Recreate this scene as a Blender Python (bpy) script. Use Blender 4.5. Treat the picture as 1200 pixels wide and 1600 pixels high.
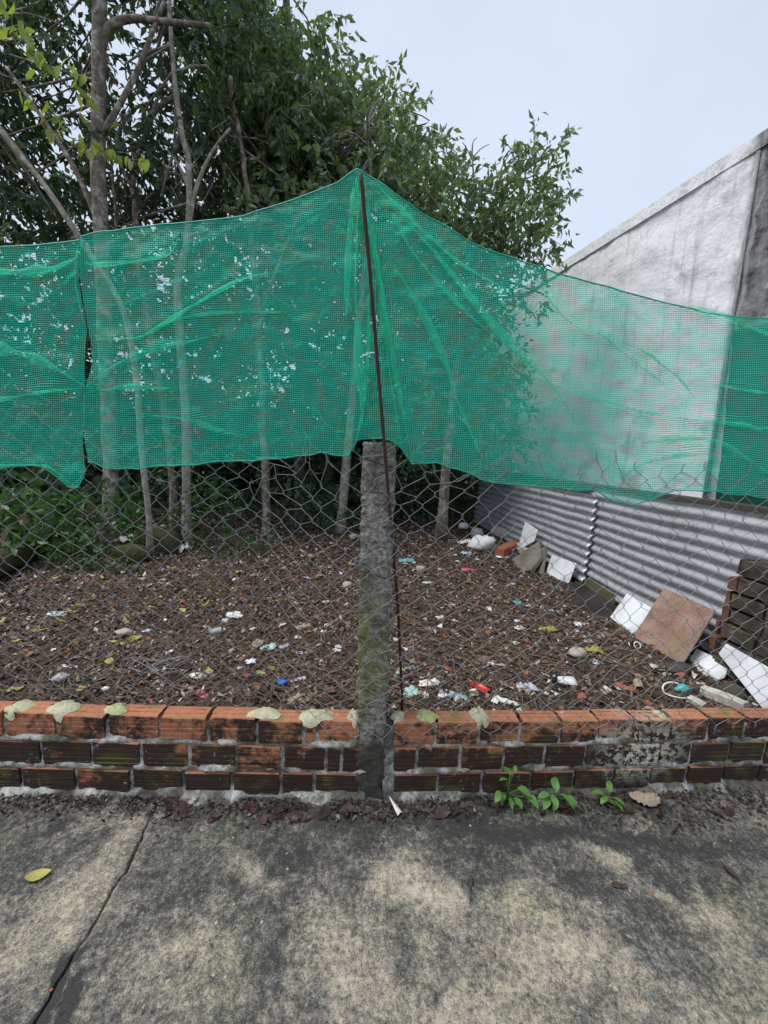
import bpy, math, random
import numpy as np
from mathutils import Vector, Matrix

for o in list(bpy.data.objects):
    bpy.data.objects.remove(o)
scene = bpy.context.scene
COL = scene.collection
rng = np.random.default_rng(7)
random.seed(7)

# ------------------------------------------------------------------ camera
PITCH = math.radians(9.0); ROLL = math.radians(1.5); CAM_H = 1.37
F0 = np.array([0, math.cos(PITCH), -math.sin(PITCH)])
U0 = np.array([0, math.sin(PITCH), math.cos(PITCH)])
R0 = np.array([1.0, 0, 0])
CR = math.cos(ROLL) * R0 + math.sin(ROLL) * U0
CU = -math.sin(ROLL) * R0 + math.cos(ROLL) * U0
CP = np.array([0, 0, CAM_H])
cam = bpy.data.cameras.new('camera')
cam.sensor_fit = 'HORIZONTAL'; cam.sensor_width = 36; cam.lens = 18
cam.clip_start = 0.02; cam.clip_end = 500
cam_o = bpy.data.objects.new('camera', cam); COL.objects.link(cam_o)
m3 = Matrix((CR, CU, -F0)).transposed().to_4x4(); m3.translation = Vector(CP)
cam_o.matrix_world = m3
scene.camera = cam_o

# ------------------------------------------------------------------ sky, sun, exposure (overcast)
SUN_EL, SUN_AZ = math.radians(60), math.radians(-100)      # azimuth measured from +Y towards +X
w = bpy.data.worlds.new('World'); scene.world = w; w.use_nodes = True
wn = w.node_tree.nodes; wl = w.node_tree.links; wn.clear()
sky = wn.new('ShaderNodeTexSky'); sky.sky_type = 'NISHITA'; sky.sun_disc = False
sky.sun_elevation = SUN_EL; sky.sun_rotation = SUN_AZ
sky.air_density = 1.0; sky.dust_density = 4.0; sky.ozone_density = 1.0
sc = wn.new('ShaderNodeVectorMath'); sc.operation = 'SCALE'; sc.inputs['Scale'].default_value = 0.042
cloud = wn.new('ShaderNodeRGB'); cloud.outputs[0].default_value = (0.45, 0.50, 0.60, 1)
tc = wn.new('ShaderNodeTexCoord')
cn = wn.new('ShaderNodeTexNoise'); cn.inputs['Scale'].default_value = 1.6; cn.inputs['Detail'].default_value = 4
cmr = wn.new('ShaderNodeMapRange'); cmr.inputs['From Min'].default_value = 0.3; cmr.inputs['From Max'].default_value = 0.7
cmr.inputs['To Min'].default_value = 0.90; cmr.inputs['To Max'].default_value = 1.12
cs = wn.new('ShaderNodeVectorMath'); cs.operation = 'SCALE'
mixw = wn.new('ShaderNodeMix'); mixw.data_type = 'RGBA'; mixw.inputs['Factor'].default_value = 0.78
bg = wn.new('ShaderNodeBackground'); bg.inputs['Strength'].default_value = 1.0
wo = wn.new('ShaderNodeOutputWorld')
wl.new(sky.outputs[0], sc.inputs[0]); wl.new(tc.outputs['Generated'], cn.inputs['Vector'])
wl.new(cn.outputs['Fac'], cmr.inputs['Value']); wl.new(cloud.outputs[0], cs.inputs[0]); wl.new(cmr.outputs[0], cs.inputs['Scale'])
wl.new(sc.outputs[0], mixw.inputs['A']); wl.new(cs.outputs[0], mixw.inputs['B'])
wl.new(mixw.outputs['Result'], bg.inputs['Color']); wl.new(bg.outputs[0], wo.inputs['Surface'])
sun = bpy.data.lights.new('sun', 'SUN'); sun.energy = 1.5; sun.angle = math.radians(25); sun.color = (1, 0.97, 0.92)
sun_o = bpy.data.objects.new('sun', sun); COL.objects.link(sun_o)
sd = Vector((math.sin(SUN_AZ) * math.cos(SUN_EL), math.cos(SUN_AZ) * math.cos(SUN_EL), math.sin(SUN_EL)))
sun_o.rotation_euler = sd.to_track_quat('Z', 'Y').to_euler()
sun_o.location = (-6, -1, 12)
scene.view_settings.view_transform = 'Standard'; scene.view_settings.look = 'None'
scene.view_settings.exposure = 0.88; scene.view_settings.gamma = 1.0
scene.view_settings.use_curve_mapping = False
scene.render.engine = 'CYCLES'
scene.cycles.transparent_max_bounces = 24
scene.render.resolution_x = 768; scene.render.resolution_y = 1024

# ------------------------------------------------------------------ survey helpers (photo measurement -> metres on a known surface)
def ray(px, py):
    return F0 + CR * (px - 600) / 600.0 - CU * (py - 800) / 600.0
def on_plane(px, py, p0, n):
    d = ray(px, py); n = np.asarray(n, float)
    return CP + d * (np.dot(np.asarray(p0, float) - CP, n) / np.dot(d, n))
def at_depth(px, py, y):
    return on_plane(px, py, (0, y, 0), (0, 1, 0))
def at_z(px, py, z):
    return on_plane(px, py, (0, 0, z), (0, 0, 1))

# ------------------------------------------------------------------ numeric helpers
def _hash(ix, iy, iz, seed):
    n = (ix * 374761393 + iy * 668265263 + iz * 2147483647 + seed * 1274126177) & 0xFFFFFFFF
    n = ((n ^ (n >> 13)) * 1274126177) & 0xFFFFFFFF
    return ((n ^ (n >> 16)) & 0xFFFF) / 65535.0
def vnoise(x, y, z=0.0, seed=0):
    x = np.asarray(x, float); y = np.asarray(y, float) + 0 * x; z = np.asarray(z, float) + 0 * x
    ix = np.floor(x).astype(np.int64); iy = np.floor(y).astype(np.int64); iz = np.floor(z).astype(np.int64)
    fx, fy, fz = x - ix, y - iy, z - iz
    fx, fy, fz = [f * f * (3 - 2 * f) for f in (fx, fy, fz)]
    r = 0
    for a in (0, 1):
        for b in (0, 1):
            for c in (0, 1):
                wgt = (fx if a else 1 - fx) * (fy if b else 1 - fy) * (fz if c else 1 - fz)
                r = r + wgt * _hash(ix + a, iy + b, iz + c, seed)
    return r * 2 - 1
def fbm(x, y, z=0.0, seed=0, oct=4):
    r = 0; a = 1.0; f = 1.0
    for i in range(oct):
        r = r + a * vnoise(np.asarray(x) * f, np.asarray(y) * f, np.asarray(z) * f, seed + i * 17); a *= 0.5; f *= 2.03
    return r

class MB:
    def __init__(self): self.v = []; self.f = []; self.n = 0
    def add(self, verts, faces):
        b = self.n
        self.v.extend([tuple(map(float, p)) for p in verts]); self.n += len(verts)
        self.f.extend([tuple(int(i) + b for i in f) for f in faces])
    def tube(self, pts, rad, sides=6, cap=True):
        pts = np.asarray(pts, float); n = len(pts)
        if np.isscalar(rad): rad = [rad] * n
        t = np.gradient(pts, axis=0); t /= np.linalg.norm(t, axis=1)[:, None] + 1e-9
        ref = np.array([0.13, 0.9, 0.2]) if abs(t[0][1]) < 0.8 else np.array([1.0, 0.1, 0.1])
        vs = []
        for i in range(n):
            a = np.cross(t[i], ref); a /= np.linalg.norm(a) + 1e-9; b = np.cross(t[i], a); ref = -np.cross(t[i], -np.cross(t[i], ref)) if False else ref
            for k in range(sides):
                an = 2 * math.pi * k / sides
                vs.append(pts[i] + rad[i] * (math.cos(an) * a + math.sin(an) * b))
        fs = []
        for i in range(n - 1):
            for k in range(sides):
                k2 = (k + 1) % sides
                fs.append((i * sides + k, i * sides + k2, (i + 1) * sides + k2, (i + 1) * sides + k))
        if cap:
            fs.append(tuple(range(sides - 1, -1, -1))); fs.append(tuple((n - 1) * sides + k for k in range(sides)))
        self.add(vs, fs)
    def build(self, name, mat, parent=None, smooth=False, origin=None):
        v = np.asarray(self.v, float)
        if origin is not None: v = v - np.asarray(origin, float)
        me = bpy.data.meshes.new(name); me.from_pydata([tuple(p) for p in v], [], self.f); me.update()
        return link(name, me, mat, parent, smooth, origin)
def link(name, me, mat, parent=None, smooth=False, origin=None):
    if mat is not None: me.materials.append(mat)
    if smooth: me.polygons.foreach_set('use_smooth', [True] * len(me.polygons))
    o = bpy.data.objects.new(name, me); COL.objects.link(o)
    if origin is not None: o.location = tuple(origin)
    if parent is not None: set_parent(o, parent)
    return o
def set_parent(o, parent):
    o.parent = parent
    o.matrix_parent_inverse = world_of(parent).inverted()
def world_of(o):
    m = Matrix.LocRotScale(o.location, o.rotation_euler, o.scale)
    if o.parent is not None: m = world_of(o.parent) @ o.matrix_parent_inverse @ m
    return m
def np_mesh(name, verts, quads, mat, parent=None, smooth=False, uv=None, tri=False, origin=None):
    verts = np.asarray(verts, np.float32)
    if origin is not None: verts = verts - np.asarray(origin, np.float32)
    quads = np.asarray(quads, np.int32); k = quads.shape[1]
    me = bpy.data.meshes.new(name)
    me.vertices.add(len(verts)); me.vertices.foreach_set('co', verts.ravel())
    me.loops.add(quads.size); me.loops.foreach_set('vertex_index', quads.ravel())
    me.polygons.add(len(quads)); me.polygons.foreach_set('loop_start', np.arange(0, quads.size, k, dtype=np.int32))
    if uv is not None:
        l = me.uv_layers.new(name='UVMap'); l.data.foreach_set('uv', np.asarray(uv, np.float32)[quads.ravel()].ravel())
    me.update(calc_edges=True); me.validate()
    return link(name, me, mat, parent, smooth, origin)
def tag(o, label, cat, group=None, kind=None):
    if label: o['label'] = label
    if cat: o['category'] = cat
    if group: o['group'] = group
    if kind: o['kind'] = kind
    return o
def thing(name, label, cat, loc=(0, 0, 0), group=None):
    o = bpy.data.objects.new(name, None); COL.objects.link(o); o.location = tuple(map(float, loc)); o.empty_display_size = 0.1
    return tag(o, label, cat, group)
def structure(o):
    o['kind'] = 'structure'; return o

# ------------------------------------------------------------------ material helpers
class NT:
    def __init__(self, name):
        self.m = bpy.data.materials.new(name); self.m.use_nodes = True
        self.t = self.m.node_tree; self.t.nodes.clear()
        self.out = self.t.nodes.new('ShaderNodeOutputMaterial')
    def n(self, typ, **kw):
        nd = self.t.nodes.new(typ)
        for k, v in kw.items():
            if k in nd.inputs: self.set(nd.inputs[k], v)
            else: setattr(nd, k, v)
        return nd
    def set(self, inp, v):
        if isinstance(v, bpy.types.NodeSocket): self.t.links.new(v, inp)
        elif isinstance(v, (tuple, list)) and len(v) == 3 and inp.type == 'RGBA': inp.default_value = (*v, 1)
        else: inp.default_value = v
    def coord(self, kind='Object'): return self.n('ShaderNodeTexCoord').outputs[kind]
    def pos(self): return self.n('ShaderNodeNewGeometry').outputs['Position']
    def scale(self, v, s):
        return self.n('ShaderNodeMapping', Vector=v, Scale=s).outputs[0]
    def noise(self, v, s, d=4, r=0.55, dist=0.0):
        return self.n('ShaderNodeTexNoise', Vector=v, Scale=s, Detail=d, Roughness=r, Distortion=dist).outputs['Fac']
    def vor(self, v, s):
        return self.n('ShaderNodeTexVoronoi', Vector=v, Scale=s)
    def ramp(self, f, stops, interp='LINEAR'):
        nd = self.n('ShaderNodeValToRGB', Fac=f); cr = nd.color_ramp; cr.interpolation = interp
        while len(cr.elements) < len(stops): cr.elements.new(0.5)
        for e, (p, c) in zip(cr.elements, stops):
            e.position = p; e.color = (*c, 1) if len(c) == 3 else c
        return nd.outputs['Color']
    def mr(self, f, a, b, c=0.0, d=1.0, smooth=False):
        nd = self.n('ShaderNodeMapRange', Value=f); nd.inputs['From Min'].default_value = a; nd.inputs['From Max'].default_value = b
        nd.inputs['To Min'].default_value = c; nd.inputs['To Max'].default_value = d
        if smooth: nd.interpolation_type = 'SMOOTHSTEP'
        return nd.outputs[0]
    def math(self, op, a, b=None, clamp=False):
        nd = self.n('ShaderNodeMath', operation=op); nd.use_clamp = clamp
        self.set(nd.inputs[0], a)
        if b is not None: self.set(nd.inputs[1], b)
        return nd.outputs[0]
    def mix(self, f, a, b, blend='MIX'):
        nd = self.n('ShaderNodeMix', data_type='RGBA', blend_type=blend)
        self.set(nd.inputs['Factor'], f); self.set(nd.inputs[6], a); self.set(nd.inputs[7], b)
        return nd.outputs[2]
    def bump(self, h, s=0.5, d=0.01, normal=None):
        nd = self.n('ShaderNodeBump', Height=h, Strength=s, Distance=d)
        if normal is not None: self.set(nd.inputs['Normal'], normal)
        return nd.outputs[0]
    def sep(self, v):
        nd = self.n('ShaderNodeSeparateXYZ'); self.set(nd.inputs[0], v); return nd.outputs
    def pbr(self, color, rough=0.8, normal=None, metal=0.0, spec=0.4, **kw):
        p = self.n('ShaderNodeBsdfPrincipled')
        self.set(p.inputs['Base Color'], color); self.set(p.inputs['Roughness'], rough)
        self.set(p.inputs['Metallic'], metal); self.set(p.inputs['Specular IOR Level'], spec)
        if normal is not None: self.set(p.inputs['Normal'], normal)
        for k, v in kw.items(): self.set(p.inputs[k.replace('_', ' ')], v)
        return p.outputs[0]
    def done(self, sh):
        self.t.links.new(sh, self.out.inputs['Surface']); return self.m
    def rand_obj(self): return self.n('ShaderNodeObjectInfo').outputs['Random']
    def rand_island(self): return self.n('ShaderNodeNewGeometry').outputs['Random Per Island']

def plain(name, col, rough=0.6, var=0.25, scale=25, bump=0.3, spec=0.4, dirt=0.3):
    t = NT(name); v = t.coord(); a = t.noise(v, scale, 5); d = t.noise(v, scale * 0.35, 4, 0.6)
    c = t.mix(t.mr(a, 0.35, 0.7, 0, var), col, tuple(x * 0.55 for x in col))
    c = t.mix(t.mr(d, 0.5, 0.72, 0, dirt), c, (0.07, 0.055, 0.04))
    return t.done(t.pbr(c, rough, t.bump(a, bump, 0.004), spec=spec))

# concrete alley with mould, bare patches and pits
def mat_concrete():
    t = NT('alley_concrete'); p = t.pos()
    warp = t.n('ShaderNodeTexNoise', Vector=p, Scale=6.0, Detail=6.0)
    wv = t.n('ShaderNodeVectorMath', operation='MULTIPLY_ADD'); t.set(wv.inputs[0], warp.outputs['Color']); wv.inputs[1].default_value = (.34, .34, 0); wv.inputs[2].default_value = (-.17, -.17, 0)
    pw = t.n('ShaderNodeVectorMath', operation='ADD'); t.set(pw.inputs[0], p); t.set(pw.inputs[1], wv.outputs[0]); pw = pw.outputs[0]
    tot = None
    blobs = [(400, 1372, .085, .06, .5), (520, 1450, .13, .10, .55), (640, 1385, .15, .07, .75), (690, 1430, .14, .07, .6), (800, 1390, .1, .05, .5),
             (880, 1465, .2, .09, .75), (960, 1335, .1, .05, .6), (1010, 1380, .12, .05, .45), (1090, 1400, .1, .05, .4), (1150, 1440, .12, .08, .45),
             (640, 1560, .4, .1, .5), (900, 1570, .35, .09, .35), (300, 1480, .15, .08, .25), (200, 1330, .07, .12, .55), (130, 1420, .14, .1, .5), (60, 1480, .14, .1, .4),
             (170, 1290, .1, .06, .5), (250, 1560, .2, .08, .35), (1000, 1270, .06, .04, .5), (1180, 1560, .2, .1, .3), (100, 1535, .018, .05, -1.6), (116, 1572, .022, .03, -1.6), (90, 1560, .012, .04, -1.2), (105, 1300, .08, .035, -.45), (440, 1345, .12, .05, -.35), (330, 1400, .1, .05, -.25), (620, 1285, .8, .06, -.4), (1000, 1300, .5, .05, -.3), (900, 1400, .06, .03, -.3)]
    for (px, py, rx, ry, wgt) in blobs:
        c = at_z(px, py, 0)
        mp = t.n('ShaderNodeMapping', vector_type='TEXTURE', Vector=pw); mp.inputs['Location'].default_value = (c[0], c[1], 0); mp.inputs['Scale'].default_value = (rx * 1.25, ry * 1.25, 1000)
        ln = t.n('ShaderNodeVectorMath', operation='LENGTH'); t.set(ln.inputs[0], mp.outputs[0])
        b = t.mr(ln.outputs['Value'], 0.25, 1.25, wgt, 0, True)
        tot = b if tot is None else t.math('ADD', tot, b)
    big = t.noise(p, 2.3, 5, 0.6); mid = t.noise(p, 11, 5, 0.65); spk = t.noise(p, 62, 6, 0.8); fine = t.noise(p, 260, 3, 0.6)
    f = t.math('ADD', t.math('MULTIPLY', tot, 0.54), .185)
    f = t.math('ADD', f, t.mr(big, 0.3, 0.7, -0.12, 0.16)); f = t.math('ADD', f, t.mr(t.noise(p, 17, 6, .72), 0.3, 0.7, -0.20, 0.20))
    f = t.math('ADD', f, t.mr(spk, 0.3, 0.7, -0.36, 0.36)); f = t.math('ADD', f, t.mr(fine, 0.25, 0.75, -0.24, 0.24))
    c = t.ramp(f, [(0.0, (.045, .044, .041)), (0.2, (.095, .092, .083)), (0.42, (.215, .20, .168)), (0.66, (.41, .36, .275)), (1.0, (.62, .55, .43))])
    hue = t.noise(p, 3.1, 3)
    c = t.mix(t.mr(hue, 0.52, 0.7, 0, 0.28), c, (0.9, 1.02, 0.62), 'MULTIPLY')
    pit = t.mr(t.noise(p, 130, 2, 0.5), 0.62, 0.7, 0, 1)
    c = t.mix(t.math('MULTIPLY', pit, 0.5), c, (.02, .02, .018))
    wsp = t.mr(t.noise(p, 48, 2, 0.45), 0.73, 0.77, 0, 1)
    c = t.mix(t.math('MULTIPLY', wsp, 0.65), c, (.5, .5, .46))
    h = t.math('ADD', t.math('MULTIPLY', spk, 0.9), t.math('MULTIPLY', fine, 0.6)); h = t.math('SUBTRACT', h, t.math('MULTIPLY', pit, 0.4))
    rough = t.mr(f, 0.1, 0.6, 0.5, 0.85)
    return t.done(t.pbr(c, rough, t.bump(h, 0.9, 0.006), spec=0.35))

def mat_brick():
    t = NT('hollow_brick_clay'); v = t.coord(); p = t.pos(); r = t.rand_obj()
    base = t.ramp(r, [(0, (.40, .15, .075)), (0.35, (.50, .19, .095)), (0.7, (.33, .125, .07)), (1, (.52, .23, .125))])
    g = t.noise(p, 60, 4, 0.6); base = t.mix(t.mr(g, 0.35, 0.7, 0, 0.5), base, (.56, .28, .16))
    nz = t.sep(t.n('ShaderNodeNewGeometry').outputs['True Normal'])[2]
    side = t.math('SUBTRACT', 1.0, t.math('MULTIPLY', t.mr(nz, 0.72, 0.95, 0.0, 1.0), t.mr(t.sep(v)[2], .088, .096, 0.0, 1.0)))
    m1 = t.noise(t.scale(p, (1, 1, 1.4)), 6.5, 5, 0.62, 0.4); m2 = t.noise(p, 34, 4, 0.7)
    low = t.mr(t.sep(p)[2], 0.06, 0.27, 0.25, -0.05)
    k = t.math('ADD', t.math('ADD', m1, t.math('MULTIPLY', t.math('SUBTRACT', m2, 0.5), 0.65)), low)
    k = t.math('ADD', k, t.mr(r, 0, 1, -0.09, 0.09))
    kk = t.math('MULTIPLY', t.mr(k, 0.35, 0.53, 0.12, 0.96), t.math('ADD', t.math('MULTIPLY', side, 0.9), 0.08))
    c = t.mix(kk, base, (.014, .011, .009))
    top = t.math('MULTIPLY', t.mr(t.noise(p, 9, 3), 0.55, 0.68, 0, 0.75), t.mr(nz, 0.3, 0.7, 0.15, 1.0))
    c = t.mix(top, c, (.16, .17, .03))
    lm = t.math('MULTIPLY', t.mr(t.noise(p, 42, 5, 0.7), 0.60, 0.68, 0, 1), t.mr(t.noise(p, 3.2, 2), 0.5, 0.62, 0, 0.9))
    c = t.mix(lm, c, (.5, .48, .42))
    # whitewash splash low on the wall towards the metal fence
    ln = t.n('ShaderNodeVectorMath', operation='LENGTH'); mp = t.n('ShaderNodeMapping', vector_type='TEXTURE', Vector=p); mp.inputs['Location'].default_value = (1.12, 1.44, .16); mp.inputs['Scale'].default_value = (.2, 5, .14)
    t.set(ln.inputs[0], mp.outputs[0])
    sp = t.math('MULTIPLY', t.mr(ln.outputs['Value'], 0.4, 1.3, 1, 0), t.mr(t.noise(p, 38, 4, 0.7), 0.46, 0.53, 0, 1))
    c = t.mix(t.math('MULTIPLY', sp, 0.85), c, (.62, .60, .48))
    return t.done(t.pbr(c, 0.75, t.bump(t.math('ADD', m2, g), 0.6, 0.004), spec=0.35))

def mat_mortar():
    t = NT('mouldy_mortar'); p = t.pos(); a = t.noise(p, 24, 5, 0.7); b = t.noise(p, 7, 4, 0.6)
    c = t.ramp(a, [(0.25, (.06, .057, .05)), (0.42, (.22, .215, .185)), (0.56, (.52, .51, .47)), (0.75, (.72, .71, .67))])
    c = t.mix(t.mr(t.math('ADD', b, t.mr(t.sep(p)[2], .0, .05, .14, 0)), 0.46, 0.62, 0, 0.85), c, (.05, .047, .036))
    c = t.mix(t.mr(t.noise(p, 14, 3), 0.58, 0.7, 0, 0.6), c, (.18, .20, .07))
    return t.done(t.pbr(c, 0.9, t.bump(a, 0.9, 0.01), spec=0.2))
def mat_lichen():
    t = NT('lichen_mortar'); p = t.pos(); r = t.rand_obj(); a = t.noise(p, 90, 5, 0.7); b = t.noise(p, 25, 3)
    c = t.ramp(r, [(0, (.60, .58, .38)), (0.7, (.62, .60, .44)), (1, (.46, .52, .16))])
    c = t.mix(t.mr(a, 0.4, 0.65, 0, 0.45), c, (.36, .35, .22)); c = t.mix(t.mr(b, 0.55, 0.7, 0, 0.5), c, (.6, .59, .48))
    return t.done(t.pbr(c, 0.95, t.bump(a, 1.0, 0.008), spec=0.15))
def mat_post():
    t = NT('mossy_concrete'); p = t.pos(); a = t.noise(p, 70, 5, 0.7); b = t.noise(t.scale(p, (1, 1, .5)), 8, 4, 0.6); z = t.sep(p)[2]
    c = t.ramp(a, [(0.3, (.07, .066, .055)), (0.5, (.27, .255, .215)), (0.68, (.50, .48, .42))])
    dk = t.mr(t.math('ADD', b, t.mr(z, 0.0, 0.55, 0.32, -0.06)), 0.48, 0.66, 0, 0.9)
    c = t.mix(dk, c, (.05, .048, .036))
    ms = t.math('MULTIPLY', t.mr(t.noise(p, 11, 4, .65), 0.42, 0.6, 0, 1), t.math('MULTIPLY', t.mr(z, 0.3, 0.5, 0, 1), t.mr(z, 0.75, 1.0, 1, 0)))
    c = t.mix(t.math('MULTIPLY', ms, 0.75), c, (.17, .165, .035))
    lr = t.noise(t.scale(p, (3, 3, 14)), 4, 4, .7)
    c = t.mix(t.mr(lr, .52, .6, 0, .45), c, (.05, .045, .035))
    return t.done(t.pbr(c, 0.9, t.bump(t.math('ADD', a, t.math('MULTIPLY', lr, .8)), 1.0, 0.008), spec=0.2))
def mat_metal(name, col, rust=0.3, rough=0.45, metal=0.6):
    t = NT(name); p = t.pos(); a = t.noise(p, 9, 5, 0.65); b = t.noise(p, 120, 2)
    c = t.mix(t.mr(a, 0.55, 0.75, 0, rust), col, (.16, .065, .03)); c = t.mix(t.mr(b, 0.4, 0.7, 0, .3), c, tuple(x * .6 for x in col))
    return t.done(t.pbr(c, rough, t.bump(b, .2, .002), metal=metal, spec=.5))
def mat_sheet():
    t = NT('galvanised_sheet'); p = t.pos(); a = t.noise(t.scale(p, (1, .6, 3)), 3.0, 5, 0.65); b = t.noise(p, 45, 3); s = t.noise(t.scale(p, (9, 9, .8)), 2, 3)
    c = t.mix(t.mr(a, 0.4, 0.7, 0, .7), (.47, .49, .52), (.33, .35, .375)); c = t.mix(t.mr(b, .5, .75, 0, .25), c, (.30, .30, .29))
    c = t.mix(t.mr(s, .55, .75, 0, .55), c, (.22, .18, .14)); c = t.mix(t.mr(t.noise(p, 6, 6, .75), .6, .72, 0, .6), c, (.20, .12, .075))
    return t.done(t.pbr(c, t.mr(b, .3, .7, .38, .55), t.bump(b, .15, .002), metal=.3, spec=.5))
def mat_plaster():
    t = NT('stained_white_plaster'); p = t.pos(); x, y, z = t.sep(p)
    a = t.noise(p, 3.0, 6, 0.65, .6); st = t.noise(t.scale(p, (5.5, 5.5, .4)), 2.0, 6, 0.75); f = t.noise(p, 22, 5, 0.65); vv = t.noise(t.scale(p, (1.6, 1.6, .22)), 1.6, 4, .6)
    c = t.mix(t.mr(f, .35, .7, 0, .4), (.86, .875, .90), (.77, .785, .81))
    c = t.mix(t.mr(st, .52, .70, 0, .6), c, (.34, .34, .36))
    c = t.mix(t.mr(t.math('ADD', t.math('MULTIPLY', a, .7), t.math('MULTIPLY', vv, .45)), .64, .76, 0, .55), c, (.26, .255, .26))
    # mould sheet down the wall above the alley end
    edge = t.math('ADD', y, t.math('MULTIPLY', t.noise(t.scale(p, (1, 1, 1.2)), 3.5, 5, .65), .13))
    EY = 3.965; dk = t.mr(edge, EY - .05, EY + .05, 1, 0)
    lowcut = t.mr(t.math('ADD', z, t.math('MULTIPLY', a, .6)), 2.5, 3.0, 0.25, 1)
    band = t.math('MULTIPLY', t.mr(edge, EY - .12, EY, 0, 1), t.mr(edge, EY, EY + .08, 1, 0))
    dk = t.math('MULTIPLY', dk, t.mr(t.noise(p, 5, 5, .7), .3, .62, .55, 1)); dk = t.math('MULTIPLY', dk, lowcut)
    dk = t.math('MAXIMUM', dk, t.math('MULTIPLY', band, .8))
    c = t.mix(dk, c, (.06, .058, .062))
    h = t.math('ADD', t.math('MULTIPLY', t.noise(p, 5, 4, .5), 1.0), t.math('MULTIPLY', f, .3))
    return t.done(t.pbr(c, .85, t.bump(h, .55, .05), spec=.25))
def mat_soil():
    t = NT('dark_soil'); p = t.pos(); a = t.noise(p, 3.5, 6, .65); b = t.noise(p, 34, 5, .7); d = t.noise(p, 130, 3, .6)
    c = t.ramp(b, [(.25, (.035, .025, .019)), (.5, (.095, .066, .05)), (.75, (.17, .122, .095))])
    c = t.mix(t.mr(a, .45, .68, 0, .8), c, (.12, .083, .062)); c = t.mix(t.mr(d, .6, .75, 0, .5), c, (.2, .16, .13))
    return t.done(t.pbr(c, t.mr(a, .3, .7, .6, .9), t.bump(t.math('ADD', b, d), 1.0, .02), spec=.3))
def mat_litter():
    t = NT('leaf_litter_mix'); r = t.rand_island(); p = t.pos()
    c = t.ramp(r, [(0, (.03, .02, .015)), (.2, (.095, .058, .042)), (.42, (.18, .11, .074)), (.53, (.04, .03, .025)), (.68, (.2, .135, .1)), (.79, (.28, .21, .165)),
                   (.85, (.30, .11, .06)), (.885, (.14, .10, .08)), (.945, (.46, .40, .33)), (.975, (.62, .58, .52))], 'CONSTANT')
    c = t.mix(t.mr(t.noise(p, 80, 3), .4, .7, 0, .5), c, (.04, .03, .022))
    return t.done(t.pbr(c, .6, None, spec=.4))
def mat_litter_dark():
    t = NT('rotten_leaf_bits'); r = t.rand_island()
    c = t.ramp(r, [(0, (.018, .013, .011)), (.4, (.045, .03, .025)), (.7, (.028, .022, .02)), (.85, (.09, .055, .04)), (.96, (.22, .19, .15))], 'CONSTANT')
    return t.done(t.pbr(c, .55, None, spec=.4))
def mat_leaf(name, stops, rough=.42, trans=.38):
    t = NT(name); r = t.rand_island(); p = t.pos()
    c = t.ramp(r, stops); c = t.mix(t.mr(t.noise(p, 1.3, 2), .35, .7, 0, .5), c, (.6, .68, .55), 'MULTIPLY')
    pr = t.pbr(c, rough, None, spec=.5)
    tr = t.n('ShaderNodeBsdfTranslucent', Color=t.mix(1.0, c, (1.1, 1.25, .5), 'MULTIPLY')).outputs[0]
    mx = t.n('ShaderNodeMixShader'); mx.inputs[0].default_value = trans
    t.t.links.new(pr, mx.inputs[1]); t.t.links.new(tr, mx.inputs[2])
    return t.done(mx.outputs[0])
def mat_bark(name, dark, light, lich=.5):
    t = NT(name); p = t.pos(); a = t.noise(t.scale(p, (1, 1, .5)), 26, 5, .7); b = t.noise(p, 11, 4, .65)
    c = t.ramp(a, [(.3, dark), (.7, light)]); c = t.mix(t.mr(b, .5, .62, 0, lich), c, (.46, .45, .40)); c = t.mix(t.mr(t.noise(p, 5, 3), .55, .7, 0, .4), c, (.06, .07, .03))
    return t.done(t.pbr(c, .9, t.bump(a, .8, .01), spec=.2))
def mat_net(name, col, cover_h=.46, cover_v=.30, trans=.45):
    t = NT(name); uv = t.coord('UV'); x, y, z = t.sep(uv)
    wob = t.noise(t.scale(uv, (.05, .05, 1)), 1, 2)
    ph = t.math('FRACT', t.math('ADD', y, t.math('MULTIPLY', wob, 2.0))); pv = t.math('FRACT', x)
    lv = t.math('LESS_THAN', pv, cover_v); lh = t.math('LESS_THAN', ph, cover_h)
    mask = t.math('MAXIMUM', lv, lh)
    c = t.mix(t.mr(t.noise(t.scale(uv, (.04, .02, 1)), 1, 4), .35, .7, 0, .35), col, tuple(k * .8 for k in col))
    c = t.mix(t.mr(t.noise(t.scale(uv, (.5, .9, 1)), 1, 2), .4, .7, 0, .3), c, tuple(min(1, k * 1.25 + .02) for k in col))
    df = t.pbr(c, .5, None, spec=.35); tr = t.n('ShaderNodeBsdfTranslucent', Color=c).outputs[0]
    mx = t.n('ShaderNodeMixShader'); mx.inputs[0].default_value = trans; t.t.links.new(df, mx.inputs[1]); t.t.links.new(tr, mx.inputs[2])
    tp = t.n('ShaderNodeBsdfTransparent').outputs[0]
    fin = t.n('ShaderNodeMixShader'); t.set(fin.inputs[0], mask); t.t.links.new(tp, fin.inputs[1]); t.t.links.new(mx.outputs[0], fin.inputs[2])
    return t.done(fin.outputs[0])

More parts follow.
